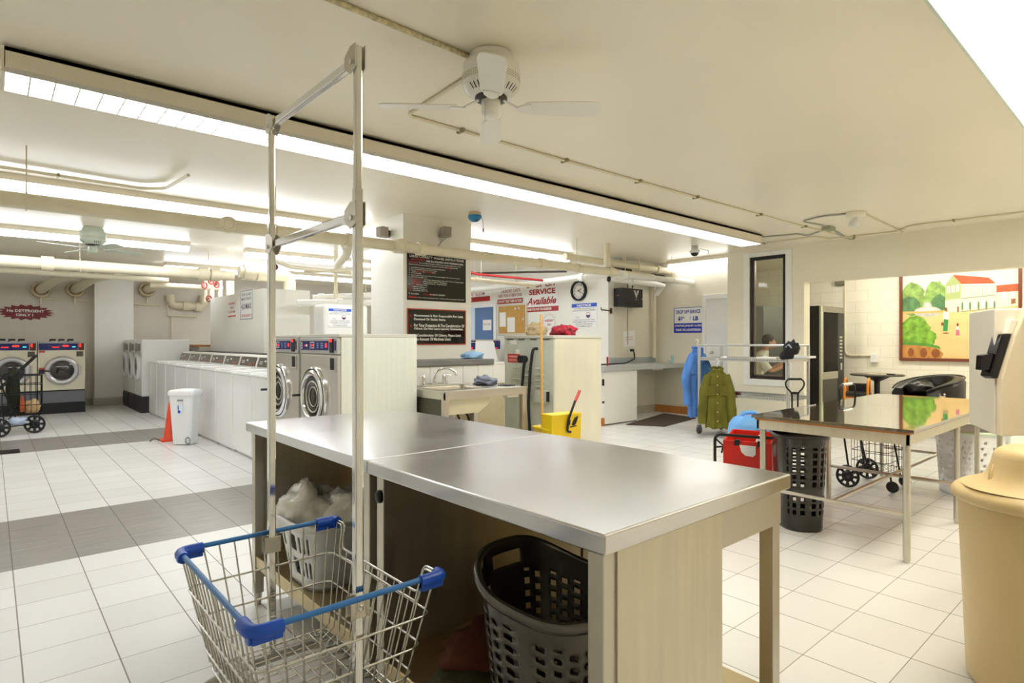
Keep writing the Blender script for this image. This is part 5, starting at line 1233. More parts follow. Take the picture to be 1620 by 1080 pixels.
# ------------------------------------------------------------------ coin vending cabinets beside it
t = thing('vending_cabinet', 'cream coin vending cabinet with black coin slide, over the litter bin', 'vending cabinet', (3.85, .5, 0)); O = t.location
CRM = mat('cream_cabinet_enamel', (230, 216, 190), .35, noisy=.03); CRM_LIT = mat('lit_cabinet_enamel', (243, 236, 222), .35)  # body enamel whiter than the plate: light on its face painted in
Bp, Cp, Ap = V(3.555, .605, 0), V(3.93, .277, 0), V(3.96, .782, 0); Dp = Ap + (Cp - Bp)
MB(O).prism([(q.x, q.y) for q in (Ap, Bp, Cp, Dp)], lambda x, y, d=0: V(x, y, d), .86, 1.455).build('cabinet_body', CRM_LIT, t, bevel=.006)
P = plane(Bp - V(FWD[0], FWD[1], 0) * .045, Cp - Bp)
MB(O).prism([(0, .862), (.50, .862), (.50, 1.53), (.15, 1.53), (.114, 1.45), (.088, 1.385), (.062, 1.329), (0, 1.13)], P, -.035, 0).build('side_plate', CRM, t, bevel=.005)
b = MB(O).prism([(.018, 1.335), (.062, 1.335), (-.004, 1.128), (-.02, 1.126), (-.041, 1.139)], P, -.08, -.02).prism([(-.067, 1.235), (-.012, 1.245), (-.03, 1.165), (-.072, 1.165)], P, -.07, -.03); b.build('coin_slide', mat('gloss_black', (16, 12, 16), .15), t, bevel=.004)
MB(O).prism([(.04, 1.336), (.064, 1.336), (.092, 1.40), (.06, 1.405)], P, -.08, -.02).build('coin_chute', mat('clear_white_plastic', (244, 240, 230), .2), t, bevel=.003)
cc = (Ap + Bp + Cp + Dp) / 4
for q in (Ap, Bp, Cp, Dp):
    q = cc + (q - cc) * .86; MB(O).cyl(q, q + V(0, 0, .86), .011, n=12).build('leg', STEEL, t)
# ------------------------------------------------------------------ lounge beyond the opening
t = thing('snack_machine', 'black glass-fronted snack vending machine in the lounge', 'vending machine', (10.95, 4.5, 0)); O = t.location
vx0, vx1, vy0, vy1, vh = 10.42, 11.42, 4.06, 4.60, 1.90
BLK = mat('black_cabinet', (18, 16, 17), .4)
b = MB(O).box(vx0, vx0 + .03, vy0 + .02, vy1, .06, vh).box(vx1 - .05, vx1, vy0 + .02, vy1, .06, vh).box(vx0 + .03, vx1 - .05, vy1 - .04, vy1, .06, vh).box(vx0 + .03, vx1 - .05, vy0 + .02, vy1, vh - .06, vh).box(vx0 + .03, vx1 - .05, vy0 + .02, vy1, .06, .6)
b.build('cabinet', BLK, t)
b = MB(O)
for x in (vx0 + .05, vx1 - .05):
    for y in (vy0 + .08, vy1 - .05): b.cyl((x, y, 0), (x, y, .06), .025, n=10)
b.build('feet', BLK, t)
P = plane((vx0, vy0 + .02, 0), (1, 0, 0)); W = vx1 - vx0
b = MB(O).slab(P, 0, .06, .06, vh, 0, .03); b.build('aluminium_trim', mat('pale_aluminium', (204, 208, 190), .3, .6), t)
b = MB(O).slab(P, .06, W, vh - .1, vh, 0, .028); b.build('header_strip', mat('grey_header', (126, 122, 108), .5), t)
b = MB(O).slab(P, .06, W - .27, .66, .78, 0, .028).slab(P, .06, .1, .78, vh - .1, 0, .028); b.build('door_frame', mat('grey_door_frame', (168, 166, 152), .4), t)
MB(O).slab(P, .06, W - .27, .1, .66, 0, .026).build('lower_panel', mat('dark_lower_panel', (70, 68, 62), .4), t)
MB(O).box(vx0 + .1, vx1 - .27, vy0 + .005, vy0 + .012, .78, vh - .1).build('glass_pane', thin_glass(), t)
MB(O).box(vx0 + .03, vx1 - .06, vy1 - .08, vy1 - .05, .78, vh - .08).build('inner_back', mat('tan_liner', (214, 172, 106), .6), t)
MB(O).box(vx0 + .04, vx0 + .06, vy0 + .06, vy0 + .08, .8, vh - .1).build('inner_light', mat('vending_light', (255, 244, 220), .5, emit=30.), t)
b = MB(O)
for z in (.80, 1.0, 1.2, 1.4, 1.6): b.box(vx0 + .05, vx1 - .27, vy0 + .3, vy1 - .09, z, z + .012)
b.build('inner_shelves', mat('grey_door_frame', (0, 0, 0)), t)
c = MB(O).slab(P, W - .27, W, .1, vh - .1, 0, .03).build('control_column', BLK, t)
b = MB(O)
for k in range(7):
    z = 1.0 + k * .06; b.slab(P, W - .20, W - .09, z, z + .03, .03, .033)
b.slab(P, W - .16, W - .1, .80, .92, .03, .034); b.build('keypad', mat('pale_keys', (196, 196, 180), .5), c)
MB(O).box(vx0 - .002, vx0, vy0 + .3, vy0 + .62, 1.83, 1.86).build('maker_plate', mat('pale_keys', (0, 0, 0)), t)
for k in range(9):
    z = .815 + .2 * (k // 2); x = vx0 + .17 + .13 * (k % 2)
    q = MB((x, vy0 + .36, z)).box(x - .035, x + .035, vy0 + .33, vy0 + .37, z, z + .13).build('snack_bag', mat('yellow_snack_bag', (224, 186, 60), .4) if k % 3 else mat('red_snack_bag', (196, 66, 40), .4), bevel=.012); q.location = (x, vy0 + .36, z)
    tag(q, 'small snack packet standing on a shelf inside the vending machine', 'snack', 'snacks in the vending machine')
# picture on the lounge wall (a village scene, painted flat)
XP = 11.99
a = on_x(1428, 437, XP); bb = on_x(1428, 565.5, XP); rt_ = on_x(1612, 540, XP)
pw, ph = a.y - rt_.y, 2.55 - bb.z
P = plane((XP, a.y, bb.z), (0, -1, 0))
t = thing('framed_painting', 'large framed village painting on the white block wall', 'painting', P(pw / 2, 0, 0)); O = t.location
FR = mat('brown_red_frame', (112, 54, 30), .4)
b = MB(O).slab(P, -.04, 0, -.05, ph + .04, 0, .05).slab(P, pw, pw + .04, -.05, ph + .04, 0, .05).slab(P, 0, pw, -.05, 0, 0, .05).slab(P, 0, pw, ph, ph + .04, 0, .05); b.build('frame', FR, t, bevel=.006)
def pnt(name, col, shapes, d, nz=.0, sc=(6, 6, 6)):
    b = MB(O)
    for i, s in enumerate(shapes): b.poly([(x * pw, y * ph) for x, y in s], P, d + .00004 * i)
    return b.build(name, mat('paint_' + name, col, .5, noisy=nz, nscale=sc), t)
def oval(cx, cy, rx, ry, n=22, wob=0., sd=0): return [(cx + rx * math.cos(2 * PI * k / n) * (1 + wob * noise.noise(V(k * 1.3, sd, 0))), cy + ry * math.sin(2 * PI * k / n) * (1 + wob * noise.noise(V(k * 1.3, sd + 4, 0)))) for k in range(n)]
pnt('sky', (246, 242, 228), [[(0, .48), (1, .48), (1, 1), (0, 1)]], .004, .08, (.5, .8, 2))
pnt('road', (234, 202, 140), [[(0, 0), (1, 0), (1, .55), (0, .52)]], .0045, .12, (2, 3, 5))
pnt('teal_treetops', (30, 120, 112), [[(.25, .99), (.3, .955), (.45, .97), (.55, .955), (.62, .97), (.7, .96), (.97, 1.0), (.6, 1.0), (.3, 1.0)], [(.8, 1), (.9, .965), (.99, .975), (1, 1)]], .005, .3, (5, 5, 5))
pnt('far_trees', (150, 188, 98), [oval(.10, .66, .115, .19, 26, .25, 1), oval(.31, .68, .105, .17, 26, .25, 3)], .005, .5, (7, 9, 9))
pnt('dark_trees', (92, 138, 88), [oval(.07, .59, .10, .10, 22, .3, 5), oval(.34, .60, .07, .1, 22, .3, 8)], .0055, .4, (9, 9, 9))
pnt('pale_mound', (196, 196, 184), [oval(.235, .515, .125, .06, 24), oval(.235, .58, .04, .045, 18)], .006, .2, (9, 20, 20))
pnt('mound_trim', (226, 224, 214), [oval(.235, .53, .09, .03, 20), oval(.235, .585, .022, .025, 12)], .0064)
pnt('ground_edge', (222, 178, 98), [[(0, .5), (.42, .5), (.42, .525), (.2, .52), (0, .525)]], .0068)
pnt('house_front', (176, 192, 128), [[(.395, .5), (.53, .5), (.53, .82), (.46, .90), (.395, .80)]], .006, .08)
pnt('house_wall', (232, 226, 202), [[(.53, .5), (.82, .53), (.82, .775), (.53, .79)], [(.395, .5), (.53, .5), (.53, .645), (.395, .63)], [(.82, .53), (1, .55), (1, .69), (.82, .68)]], .0064, .05)
pnt('roofs', (206, 96, 56), [[(.46, .905), (.535, .80), (.82, .785), (.765, .85)], [(.825, .69), (1, .695), (1, .77), (.825, .765)]], .0068, .2, (9, 9, 30))
pnt('windows', (246, 242, 226), [[(x, y), (x + .028, y), (x + .028, y + .075), (x, y + .075)] for x, y in ((.41, .71), (.45, .715), (.49, .72), (.57, .70), (.635, .70), (.70, .70), (.755, .70), (.555, .54), (.63, .545), (.70, .55), (.77, .555), (.87, .62), (.94, .62))], .0072)
pnt('window_lines', (150, 150, 128), [[(x + .012, y), (x + .016, y), (x + .016, y + .07), (x + .012, y + .07)] for x, y in ((.41, .71), (.45, .715), (.49, .72), (.57, .70), (.635, .70), (.70, .70), (.755, .70))] + [[(.53, .64), (.82, .66), (.82, .668), (.53, .648)], [(.53, .5), (.82, .53), (.82, .537), (.53, .507)]], .0076)
pnt('shrub_line', (104, 140, 96), [oval(x, .56, .009, .05, 10) for x in (.545, .61, .68, .745, .81)], .0076)
pnt('doors', (150, 96, 60), [[(.94, .565), (.975, .57), (.975, .625), (.94, .62)], [(.50, .5), (.515, .5), (.515, .56), (.50, .56)]], .0076)
pnt('bush', (128, 178, 58), [oval(.12, .30, .14, .17, 26, .3, 2), oval(.21, .22, .11, .1, 22, .3, 6), oval(.05, .28, .07, .14, 20, .3, 9)], .0075, .5, (10, 12, 12))
pnt('bank', (196, 140, 72), [[(0, 0), (.36, 0), (.38, .05), (.34, .10), (.24, .13), (.14, .14), (0, .145)]], .0078, .3, (3, 14, 5))
pnt('bank_shade', (150, 88, 40), [oval(.20, .06, .035, .055, 16), oval(.31, .055, .04, .05, 16), oval(.08, .06, .03, .05, 16)], .0082, .3, (9, 9, 9))
pnt('grass_edge', (86, 148, 60), [[(0, .145), (.14, .14), (.24, .13), (.36, .10), (.34, .135), (.22, .165), (.1, .175), (0, .175)]], .0083, .3, (8, 8, 8))
pnt('figure_skirts', (46, 142, 70), [[(.375, .30), (.415, .295), (.425, .42), (.385, .43)]], .0085)
pnt('figure_pink', (208, 112, 140), [[(.487, .25), (.523, .25), (.515, .31), (.492, .31)]], .0085)
pnt('figure_blouses', (238, 232, 218), [[(.375, .43), (.43, .42), (.43, .50), (.38, .515)], [(.492, .31), (.516, .31), (.514, .345), (.494, .345)]], .0086)
pnt('figure_heads', (130, 82, 52), [oval(.402, .535, .012, .022, 12), oval(.504, .365, .01, .018, 12), oval(.372, .375, .014, .02, 12), oval(.4, .275, .03, .007, 12)], .0087)
# conduit and outlet beside it
XL = 11.975
b = MB(); p0_ = on_x(1337, 447, XL); p1_ = on_x(1340, 562, XL); p2_ = on_x(1380, 566, XL)
pts = [p0_, V(XL, p0_.y, p1_.z), V(XL, p2_.y, p1_.z)]
tag(b.tube(pts, .016, 8, False, .1).build('lounge_conduit', PIPE), 'cream conduit bending along the block wall beside the painting', 'conduit')
tag(MB().box(11.94, 12.0, p2_.y - .09, p2_.y + .02, p2_.z - .08, p2_.z + .08).build('outlet_box', WPLAS, bevel=.006), 'white outlet box at the end of the lounge conduit', 'outlet')
tag(MB().box(11.9, 12.002, p0_.y + .02, p0_.y + .16, p0_.z - .04, p0_.z + .06).build('sensor_box', mat('olive_grey_box', (112, 110, 92), .5), bevel=.008), 'small grey sensor box under the header above the snack machine', 'sensor')
# tub armchair
t = thing('tub_armchair', 'black leather tub armchair in the lounge, beside the pedestal table', 'armchair', (10.0, 2.45, 0), math.radians(-128))
LEA = mat('black_leather', (22, 20, 18), .32, noisy=.15, bump=.15, bscale=70)
def arc_wall(r0, r1, z0, ztop, a0, a1, n=28):
    R = []
    for k in range(n + 1):
        q = lerp(a0, a1, k / n); h = ztop(k / n); c, s = math.cos(q), math.sin(q); ri = r0 + .02
        R.append([V(c * r, s * r, z) for r, z in ((r0, z0), (r1 - .03, z0), (r1, z0 + .1), (r1 + .01, h - .06), (r1 - .03, h), (r0 + .02, h), (r0, h - .05))])
    return R
b = MB().loft(arc_wall(.29, .43, .10, lambda k: .62 + .20 * math.sin(PI * k) ** .8, math.radians(-40), math.radians(220))); b.build('tub_back', LEA, t, bevel=.01)
MB().loft([superring(.30, .30, z, 0, .03, 32, 2.6) for z in (.10, .40)]).build('seat_base', LEA, t)
MB().loft([superring(.30 * f, .33 * f, z, 0, .06, 32, 2.8) for z, f in ((.40, .97), (.42, 1), (.49, 1), (.51, .95))]).build('seat_cushion', LEA, t)
MB().tube([(.44 * math.cos(q) * .97, .44 * math.sin(q) * .97, .62 + .20 * math.sin(PI * k / 28) ** .8) for k, q in [(k, math.radians(lerp(-40, 220, k / 28))) for k in range(29)]], .012, 8).build('piping', LEA, t)
for a in (45, 135, 225, 315): MB().cyl((.28 * math.cos(math.radians(a)), .28 * math.sin(math.radians(a)), 0), (.28 * math.cos(math.radians(a)), .28 * math.sin(math.radians(a)), .1), .025, n=10).build('foot', BPLAS, t)
blob('loose_cushion', 'dark crumpled leather cushion leaning in the tub armchair', 'cushion', (10.12, 2.55, .62), (.17, .19, .11), LEA, .35, 6.4)
blob('pale_garment', 'pale garment draped over the front of the tub armchair', 'clothes', (9.72, 2.24, .57), (.10, .09, .055), mat('pale_cloth', (236, 220, 200), .9, noisy=.1), .6, 1.9)
# pedestal table and a bentwood chair
t = thing('pedestal_table', 'small black pedestal table against the block wall', 'table', (11.4, 3.52, 0)); 
MB().lathe([(0, .715), (.40, .715), (.41, .725), (.41, .735), (.39, .745), (0, .745)], n=40, caps=False).build('tabletop', mat('dark_table_top', (70, 64, 54), .25), t)
MB().cyl((0, 0, .03), (0, 0, .72), .045, n=16).lathe([(.05, .62), (.2, .70), (.22, .715)], n=24).build('pedestal', BLK, t)
MB().lathe([(.26, 0), (.26, .02), (.08, .05), (.05, .06)], n=24).build('base', BLK, t)
q = MB((11.3, 3.45, .746)).box(11.2, 11.42, 3.33, 3.62, .746, .752).build('magazine', mat('pale_magazine', (214, 200, 178), .5, noisy=.3, nscale=(9, 9, 9))); q.location = (11.3, 3.45, .746)
tag(q, 'open magazine lying on the black pedestal table', 'magazine')
q = MB((11.25, 3.28, .746)).box(11.2, 11.3, 3.22, 3.32, .746, .765).build('dark_wallet', BPLAS, bevel=.005); q.location = (11.25, 3.28, .746); tag(q, 'small dark object beside the magazine on the pedestal table', 'wallet')
t = thing('bentwood_chair', 'orange bentwood armchair with black seat before the pedestal table', 'chair', (10.78, 3.62, 0), math.radians(12)); t.scale = (.72, .75, 1)
for y in (-.22, .22):
    MB().tube([(-.30, y, 0), (-.24, y, .64), (.12, y, .70), (.30, y, .40), (.26, y, 0)], .024, 8, False, .12, 6).build('side_frame', mat('bentwood_orange', (226, 142, 40), .35, noisy=.15, nscale=(4, 4, 20)), t)
MB().box(-.26, .24, -.24, .24, .40, .46).build('seat', BLK, t, bevel=.02)
MB().box(.22, .27, -.2, .2, .46, .60).build('backrest', BLK, t, bevel=.02)
MB().cyl((-.27, -.22, .36), (-.27, .22, .36), .02).cyl((.24, -.22, .36), (.24, .22, .36), .02).build('cross_rail', mat('bentwood_orange', (0, 0, 0)), t)
# grey cabinet and the seated man behind the tall window
tag(MB((11.4, 5.6, 0)).box(10.95, 11.9, 5.3, 6.15, 0.0, 1.97).box(10.94, 11.91, 5.285, 5.3, .1, 1.9).build('tall_cabinet', mat('grey_cabinet', (150, 152, 148), .5, noisy=.06)), 'tall grey cabinet in the lounge behind the seated man', 'cabinet').location = (11.4, 5.6, 0)
# ------------------------------------------------------------------ ceiling fans
FANW = mat('fan_white', (238, 235, 226), .35)
def fan(label, loc, R, rot, blades, vents=True, m=None):
    m = m or FANW
    t = thing('ceiling_fan', label, 'ceiling fan', loc)
    MB().lathe([(0, 0), (.10, 0), (.115, -.02), (.12, -.05), (.142, -.06), (.146, -.10), (.146, -.155), (.142, -.175), (.10, -.215), (.06, -.222), (0, -.222)], n=48, caps=False).build('motor_housing', m, t)
    b = MB(); n = 60
    for k in range(n):
        q = 2 * PI * k / n
    P_ = []
    b = MB()
    for k in range(36):
        q = 2 * PI * k / 36 + .03; c, s = math.cos(q), math.sin(q)
        if k % 9 in (0, 1, 2, 3):
            for i in (0, 1):
                r0, z0, r1, z1 = .136, -.180, .112, -.2045
                u = V(-s, c, 0) * .003
                b.add([V(c * (r0 + .001), s * (r0 + .001), z0 - .001) - u, V(c * (r0 + .001), s * (r0 + .001), z0 - .001) + u, V(c * (r1 + .001), s * (r1 + .001), z1 - .001) + u, V(c * (r1 + .001), s * (r1 + .001), z1 - .001) - u], [(0, 1, 2, 3)])
    b.build('vent_slots', DARK, t)
    b = MB()
    for k in range(72):
        q = 2 * PI * k / 72; c, s = math.cos(q), math.sin(q); u = V(-s, c, 0) * .003
        for z in (-.128, -.139, -.150):
            o = V(c * .1466, s * .1466, z); b.add([o - u - V(0, 0, .003), o + u - V(0, 0, .003), o + u + V(0, 0, .003), o - u + V(0, 0, .003)], [(0, 1, 2, 3)])
    b.build('grille_dots', mat('tan_vent_dots', (170, 156, 112), .6), t)
    MB().lathe([(.06, -.222), (.062, -.232), (.045, -.236), (.048, -.24), (.05, -.30), (.046, -.315), (.03, -.322), (0, -.323)], n=32, caps=False).build('switch_cup', m, t)
    MB().lathe([(.08, -.216), (.082, -.23), (.05, -.238)], n=32, caps=False).build('flywheel', mat('dark_flywheel', (60, 52, 40), .5), t)
    MB().tube([(-.052, -.02, -.265), (-.056, -.022, -.27), (-.056, -.022, -.36)], .0016, 6).build('pull_chain', STEEL, t)
    for k in range(blades):
        q = rot + 2 * PI * k / blades; u = V(math.cos(q), math.sin(q), 0); v = V(-math.sin(q), math.cos(q), -.2).normalized()
        z0 = V(0, 0, -.275)
        P = lambda a, b_, c=0.: u * a + v * b_ + u.cross(v) * c + z0
        MB().bar(u * .05 + V(0, 0, -.226), P(.145, 0, 0), .022, .006).prism([(.13, -.012), (.16, -.035), (.20, -.04), (.21, 0), (.20, .04), (.16, .035), (.13, .012)], P, -.003, .003).build('blade_arm', m, t)
        MB().prism([(.17, -.045), (.20, -.055), (R - .06, -.066), (R - .015, -.056), (R, -.03), (R, .03), (R - .015, .056), (R - .06, .066), (.20, .055), (.17, .045)], P, .003, .009).build('blade', m, t, bevel=.002)
    return t
fan('white four-blade ceiling fan, the large near one', (1.90, 2.325, H), .56, math.radians(141), 4)
fan('small pale green ceiling fan far off over the white washers', (.98, 9.2, H), .60, math.radians(20), 4, m=mat('pale_green_fan', (198, 206, 190), .4))
# ------------------------------------------------------------------ pipes hung under the ceiling
def pipe(label, pts, r, m=PIPE, name='overhead_pipe', cat='pipe', bend=.0, fit=(), n=14, group=None):
    o = V(*pts[0]); t = thing(name, label, cat, o, 0, group)
    MB(o).tube([V(*p) for p in pts], r, n, False, bend).build('pipe_run', m, t)
    for f in fit:   # collars along the run: (index of leg, fraction)
        a, b_ = V(*pts[f[0]]), V(*pts[f[0] + 1]); c = a.lerp(b_, f[1]); d = (b_ - a).normalized()
        MB(o).cyl(c - d * r * .9, c + d * r * .9, r * 1.3, n=n).build('collar', m, t)
    return t, o
def drop(t, o, x, y, z): MB(o).cyl((x, y, z), (x, y, H), .006, n=6).build('hanger_rod', PIPE, t)
def hanger(t, o, x, y, z, r, vertical=H):
    b = MB(o).cyl((x, y, z + r * 1.2), (x, y, vertical), .005, n=6); b.torus((x, y, z), (1, 0, 0), r * 1.15, .006, 20, 6)
    b.build('hanger', PIPE, t)
yp, zp = 5.68, 2.335
t, o = pipe('cream drain pipe crossing in front of the pillar, above the black sign', [(-1.5, yp, zp), (7.05, yp, zp)], .058, fit=((0, .50), (0, .565), (0, .60), (0, .82), (0, .985)))
for x in (.2, 2.02, 6.2): hanger(t, o, x, yp, zp, .058)
MB(o).cyl((1.58, yp - .05, zp), (1.58, yp - .10, zp), .075, .07, 18).torus((1.58, yp - .10, zp), (0, 1, 0), .05, .012, 18, 8).build('cleanout_cap', PIPE, t)
MB(o).cyl((3.32, yp - .0, zp), (3.32, yp - .11, zp), .075, .07, 18).torus((3.32, yp - .11, zp), (0, 1, 0), .05, .012, 18, 8).build('cleanout_cap', PIPE, t)
MB(o).tube([(2.7, yp, zp), (2.9, yp + .3, zp - .06), (3.2, yp + 1.2, zp - .1)], .05, 12, False, .2).build('branch', PIPE, t)
yp2, zp2 = 10.35, 2.37
t, o = pipe('thick cream pipe across the far left, under the second light strip', [(-1.5, yp2, zp2), (2.85, yp2, zp2), (3.0, yp2, zp2)], .078, fit=((0, .48), (0, .93), (0, .97)))
for x in (.95, 2.62): hanger(t, o, x, yp2, zp2, .078)
t, o = pipe('thin cream pipe just behind the thick far left pipe', [(-1.5, 12.6, 2.46), (2.5, 12.6, 2.44)], .05); hanger(t, o, 1.0, 12.6, 2.45, .05)
# flanged vent elbows coming out of the far wall
for k, px in enumerate((66, 121, 236)):
    p = on_y(px, 452, 14.5)
    t = thing('wall_pipe_elbow', ['left flanged vent elbow high on the far wall, above the burst sign', 'middle flanged vent elbow high on the far wall, by the pillar', 'right flanged vent elbow on the far wall, right of the pillar'][k], 'pipe elbow', (p.x, 14.6, p.z), 0, 'flanged vent elbows on the far wall')
    o = t.location
    MB(o).tube([(p.x, 14.78, p.z - .06), (p.x, 14.4, p.z - .06), (p.x + .18, 13.9, p.z + .10), (p.x + .5, 13.0, p.z + .16)], .085, 14, False, .2).build('duct', PIPE, t)
    MB(o).cyl((p.x, 14.72, p.z - .06), (p.x, 14.8, p.z - .06), .16, .16, 22).torus((p.x, 14.68, p.z - .06), (0, 1, 0), .13, .03, 22, 8).build('flange', mat('rusty_cream_flange', (206, 190, 158), .5, noisy=.3, nscale=(14, 14, 14)), t)
    MB(o).cyl((p.x, 14.74, p.z - .2), (p.x, 14.74, p.z - .34), .018, n=8).build('drip_stub', PIPE, t)
pz = on_y(120, 475, 14.75).z
pipe('thin cream pipe along the far wall under the vent elbows', [(on_y(66, 470, 14.75).x, 14.75, pz + .02), (2.75, 14.75, pz - .05)], .014)
p = on_y(300, 480, 14.7)
t, o = pipe('cluster of cream trap pipes low on the far wall, right of the pillar', [(p.x - .38, 14.7, p.z + .17), (p.x - .36, 14.7, p.z - .05), (p.x + .28, 14.7, p.z - .07), (p.x + .28, 14.7, p.z + .2)], .075, bend=.16, fit=((0, .3), (1, .45), (1, .85), (2, .5)))
MB(o).tube([(p.x - .42, 14.74, p.z + .05), (p.x - .42, 14.74, p.z - .28), (p.x + .16, 14.74, p.z - .28), (p.x + .16, 14.74, p.z - .1)], .016, 8).build('small_loop', PIPE, t)
MB(o).tube([(p.x - .34, 14.76, p.z - .28), (p.x - .34, 14.76, p.z - 1.0)], .014, 8).build('drop_line', PIPE, t)
p = on_y(330, 455, 12.7)
t = thing('valve_manifold', 'red valve wheels on cream pipes over the white enclosure corner', 'valves', p); o = t.location
b = MB(o).cyl(p, V(p.x, p.y, H), .022, n=10).tube([p + V(-1.0, 0, .0), p + V(.25, 0, .0)], .05, 12).tube([p + V(-.05, 0, -.28), p + V(-.05, 0, .15), p + V(.25, 0, .2)], .03, 10, False, .05); b.build('pipes', PIPE, t)
VR = mat('valve_red', (150, 22, 24), .45)
for dx, dz in ((-.1, .03), (.12, .06), (.02, .12), (-.02, -.22)):
    MB(o).torus(p + V(dx, -.1, dz), (.4, -1, 0), .055, .012, 18, 8).cyl(p + V(dx, -.1, dz), p + V(dx, 0, dz), .012, n=8).build('valve_wheel', VR, t)
for k, (px, rr_) in enumerate(((335, .05), (348, .045), (364, .075))):
    q = on_y(px, 420, 12.7); t, o = pipe(['left', 'middle', 'right, thickest'][k] + ' cream riser above the thick pipe, by the white enclosure', [(q.x, 12.7, 1.9 if k == 2 else 2.1), (q.x, 12.7, H)], rr_)
pipe('large dark elbow pipe above the white enclosure, beside the cart rack', [(2.95, 9.9, 2.40), (3.45, 9.9, 2.40), (3.75, 9.9, 2.38), (3.75, 9.9, 2.14)], .095, bend=.12, fit=((0, .3), (0, .7)))
q = on_y(432, 422, 8.6)
t = thing('round_valve', 'dark red round valve hanging above the steel washers, beside the left rack post', 'valve', q); o = t.location
MB(o).ball(q, .075, .05, .055).cyl(q, V(q.x, q.y, H), .013, n=8).build('valve_body', mat('dark_red_valve', (84, 20, 22), .4), t)
MB(o).tube([q + V(-.06, 0, .13), q + V(.0, 0, .1), q + V(.25, 0, .02), q + V(1.2, 0, .0)], .03, 10).build('valve_pipe', PIPE, t)
t, o = pipe('diagonal cream pipe glimpsed between the rack posts', [(3.6, 8.9, 2.36), (5.1, 7.2, 2.44)], .022); drop(t, o, 4.35, 8.05, 2.4)
t, o = pipe('white cross pipe glimpsed between the rack posts over the utility cabinet', [(3.9, 9.3, 2.0), (6.4, 8.6, 2.2)], .05, m=mat('white_pipe_paint', (238, 236, 228), .4), fit=((0, .05),)); drop(t, o, 5.1, 8.96, 2.1)
t, o = pipe('second white cross pipe just above the rounded utility cabinet', [(3.6, 9.2, 1.9), (5.8, 8.9, 2.0)], .055, m=mat('white_pipe_paint', (0, 0, 0)), fit=((0, .3),)); drop(t, o, 4.7, 9.05, 1.95)
pipe('vertical cream pipe between the enclosure and the utility cabinet', [(4.15, 9.0, 2.0), (4.15, 9.0, 2.75)], .03, fit=((0, .1),))
# pipes right of the pillar
WP = mat('white_pipe_paint', (0, 0, 0))
t, o = pipe('white pipe running past the clock, then across the nook to the far wall', [(7.3, 11.5, 2.35), (7.3, 5.9, 2.35), (9.34, 5.8, 2.345)], .05, m=WP, fit=((0, .88), (0, .99), (1, .1)))
hanger(t, o, 8.75, 5.83, 2.35, .05, H)
MB(o).cyl((7.3, 8.2, 2.40), (7.3, 8.2, H), .02, n=8).build('hanger', PIPE, t)
pipe('cream riser pipe dropping from the ceiling to the capped drain pipe', [(6.86, 5.68, 2.40), (6.86, 5.68, H)], .048)
t, o = pipe('red sprinkler pipe beyond the pillar, above the service signs', [(4.7, 7.4, 2.42), (5.4, 7.4, 2.42), (5.75, 7.4, 2.36), (7.2, 7.4, 2.36)], .02, m=RED); drop(t, o, 5.2, 7.4, 2.42)
t, o = pipe('cream pipe just under the red sprinkler pipe', [(4.6, 7.6, 2.31), (7.2, 7.6, 2.28)], .035, fit=((0, .5),)); drop(t, o, 6, 7.6, 2.31)
t, o = pipe('dark thin pipe along the service wall top', [(5.2, 9.4, 2.47), (7.6, 7.2, 2.53)], .018, m=mat('dark_brown_pipe', (66, 56, 44), .5)); drop(t, o, 6.4, 8.3, 2.5)
t, o = pipe('cream pipe running along the top of the service wall', [(7.6, 12.8, 2.3), (7.6, 6.8, 2.42)], .045, fit=((0, .4), (0, .7))); drop(t, o, 7.6, 9, 2.37)
t, o = pipe('upper cream pipe in the nook, nearest the ceiling', [(6.6, 6.3, 2.60), (8.0, 6.28, 2.59), (9.3, 6.2, 2.57)], .055, fit=((1, .3), (1, .7))); drop(t, o, 8, 6.28, 2.59)
t, o = pipe('short cream pipe stub below the upper nook pipe', [(7.6, 6.25, 2.46), (8.75, 6.2, 2.44)], .035); drop(t, o, 8, 6.233, 2.45)
t, o = pipe('lower white pipe of the nook ending in an elbow above the counter', [(7.45, 6.2, 2.325), (8.75, 6.15, 2.30), (8.95, 6.15, 2.29), (8.97, 6.3, 2.15)], .05, m=WP, fit=((0, .5),)); drop(t, o, 8.3, 6.17, 2.31)
pipe('cream vertical pipe in the nook corner under the elbow', [(9.2, 6.5, 1.0), (9.2, 6.5, 2.5)], .03)
tag(MB((8.3, 6.2, 2.55)).box(8.1, 8.4, 6.4, 6.59, 2.5, 2.6).box(8.95, 9.3, 6.35, 6.59, 2.36, 2.52).build('dark_recess_box', mat('recess_shade_brown', (64, 52, 36), .6, noisy=.3)), 'solid boxes painted as dark recesses among the pipes over the nook', 'duct').location = (8.3, 6.2, 2.55)  # solid boxes; the shade of the recesses is put into their colour
q = on_x(965, 441, 6.9); q.y = 5.68
t = thing('ball_valve', 'small black valve knob hanging under the riser pipe by the clock', 'valve', q)
MB().ball((0, 0, 0), .035, .03, .05).build('valve_knob', BPLAS, t); MB().cyl((0, 0, .03), (0, 0, 2.31 - q.z), .02, n=10).build('valve_neck', STEEL, t)
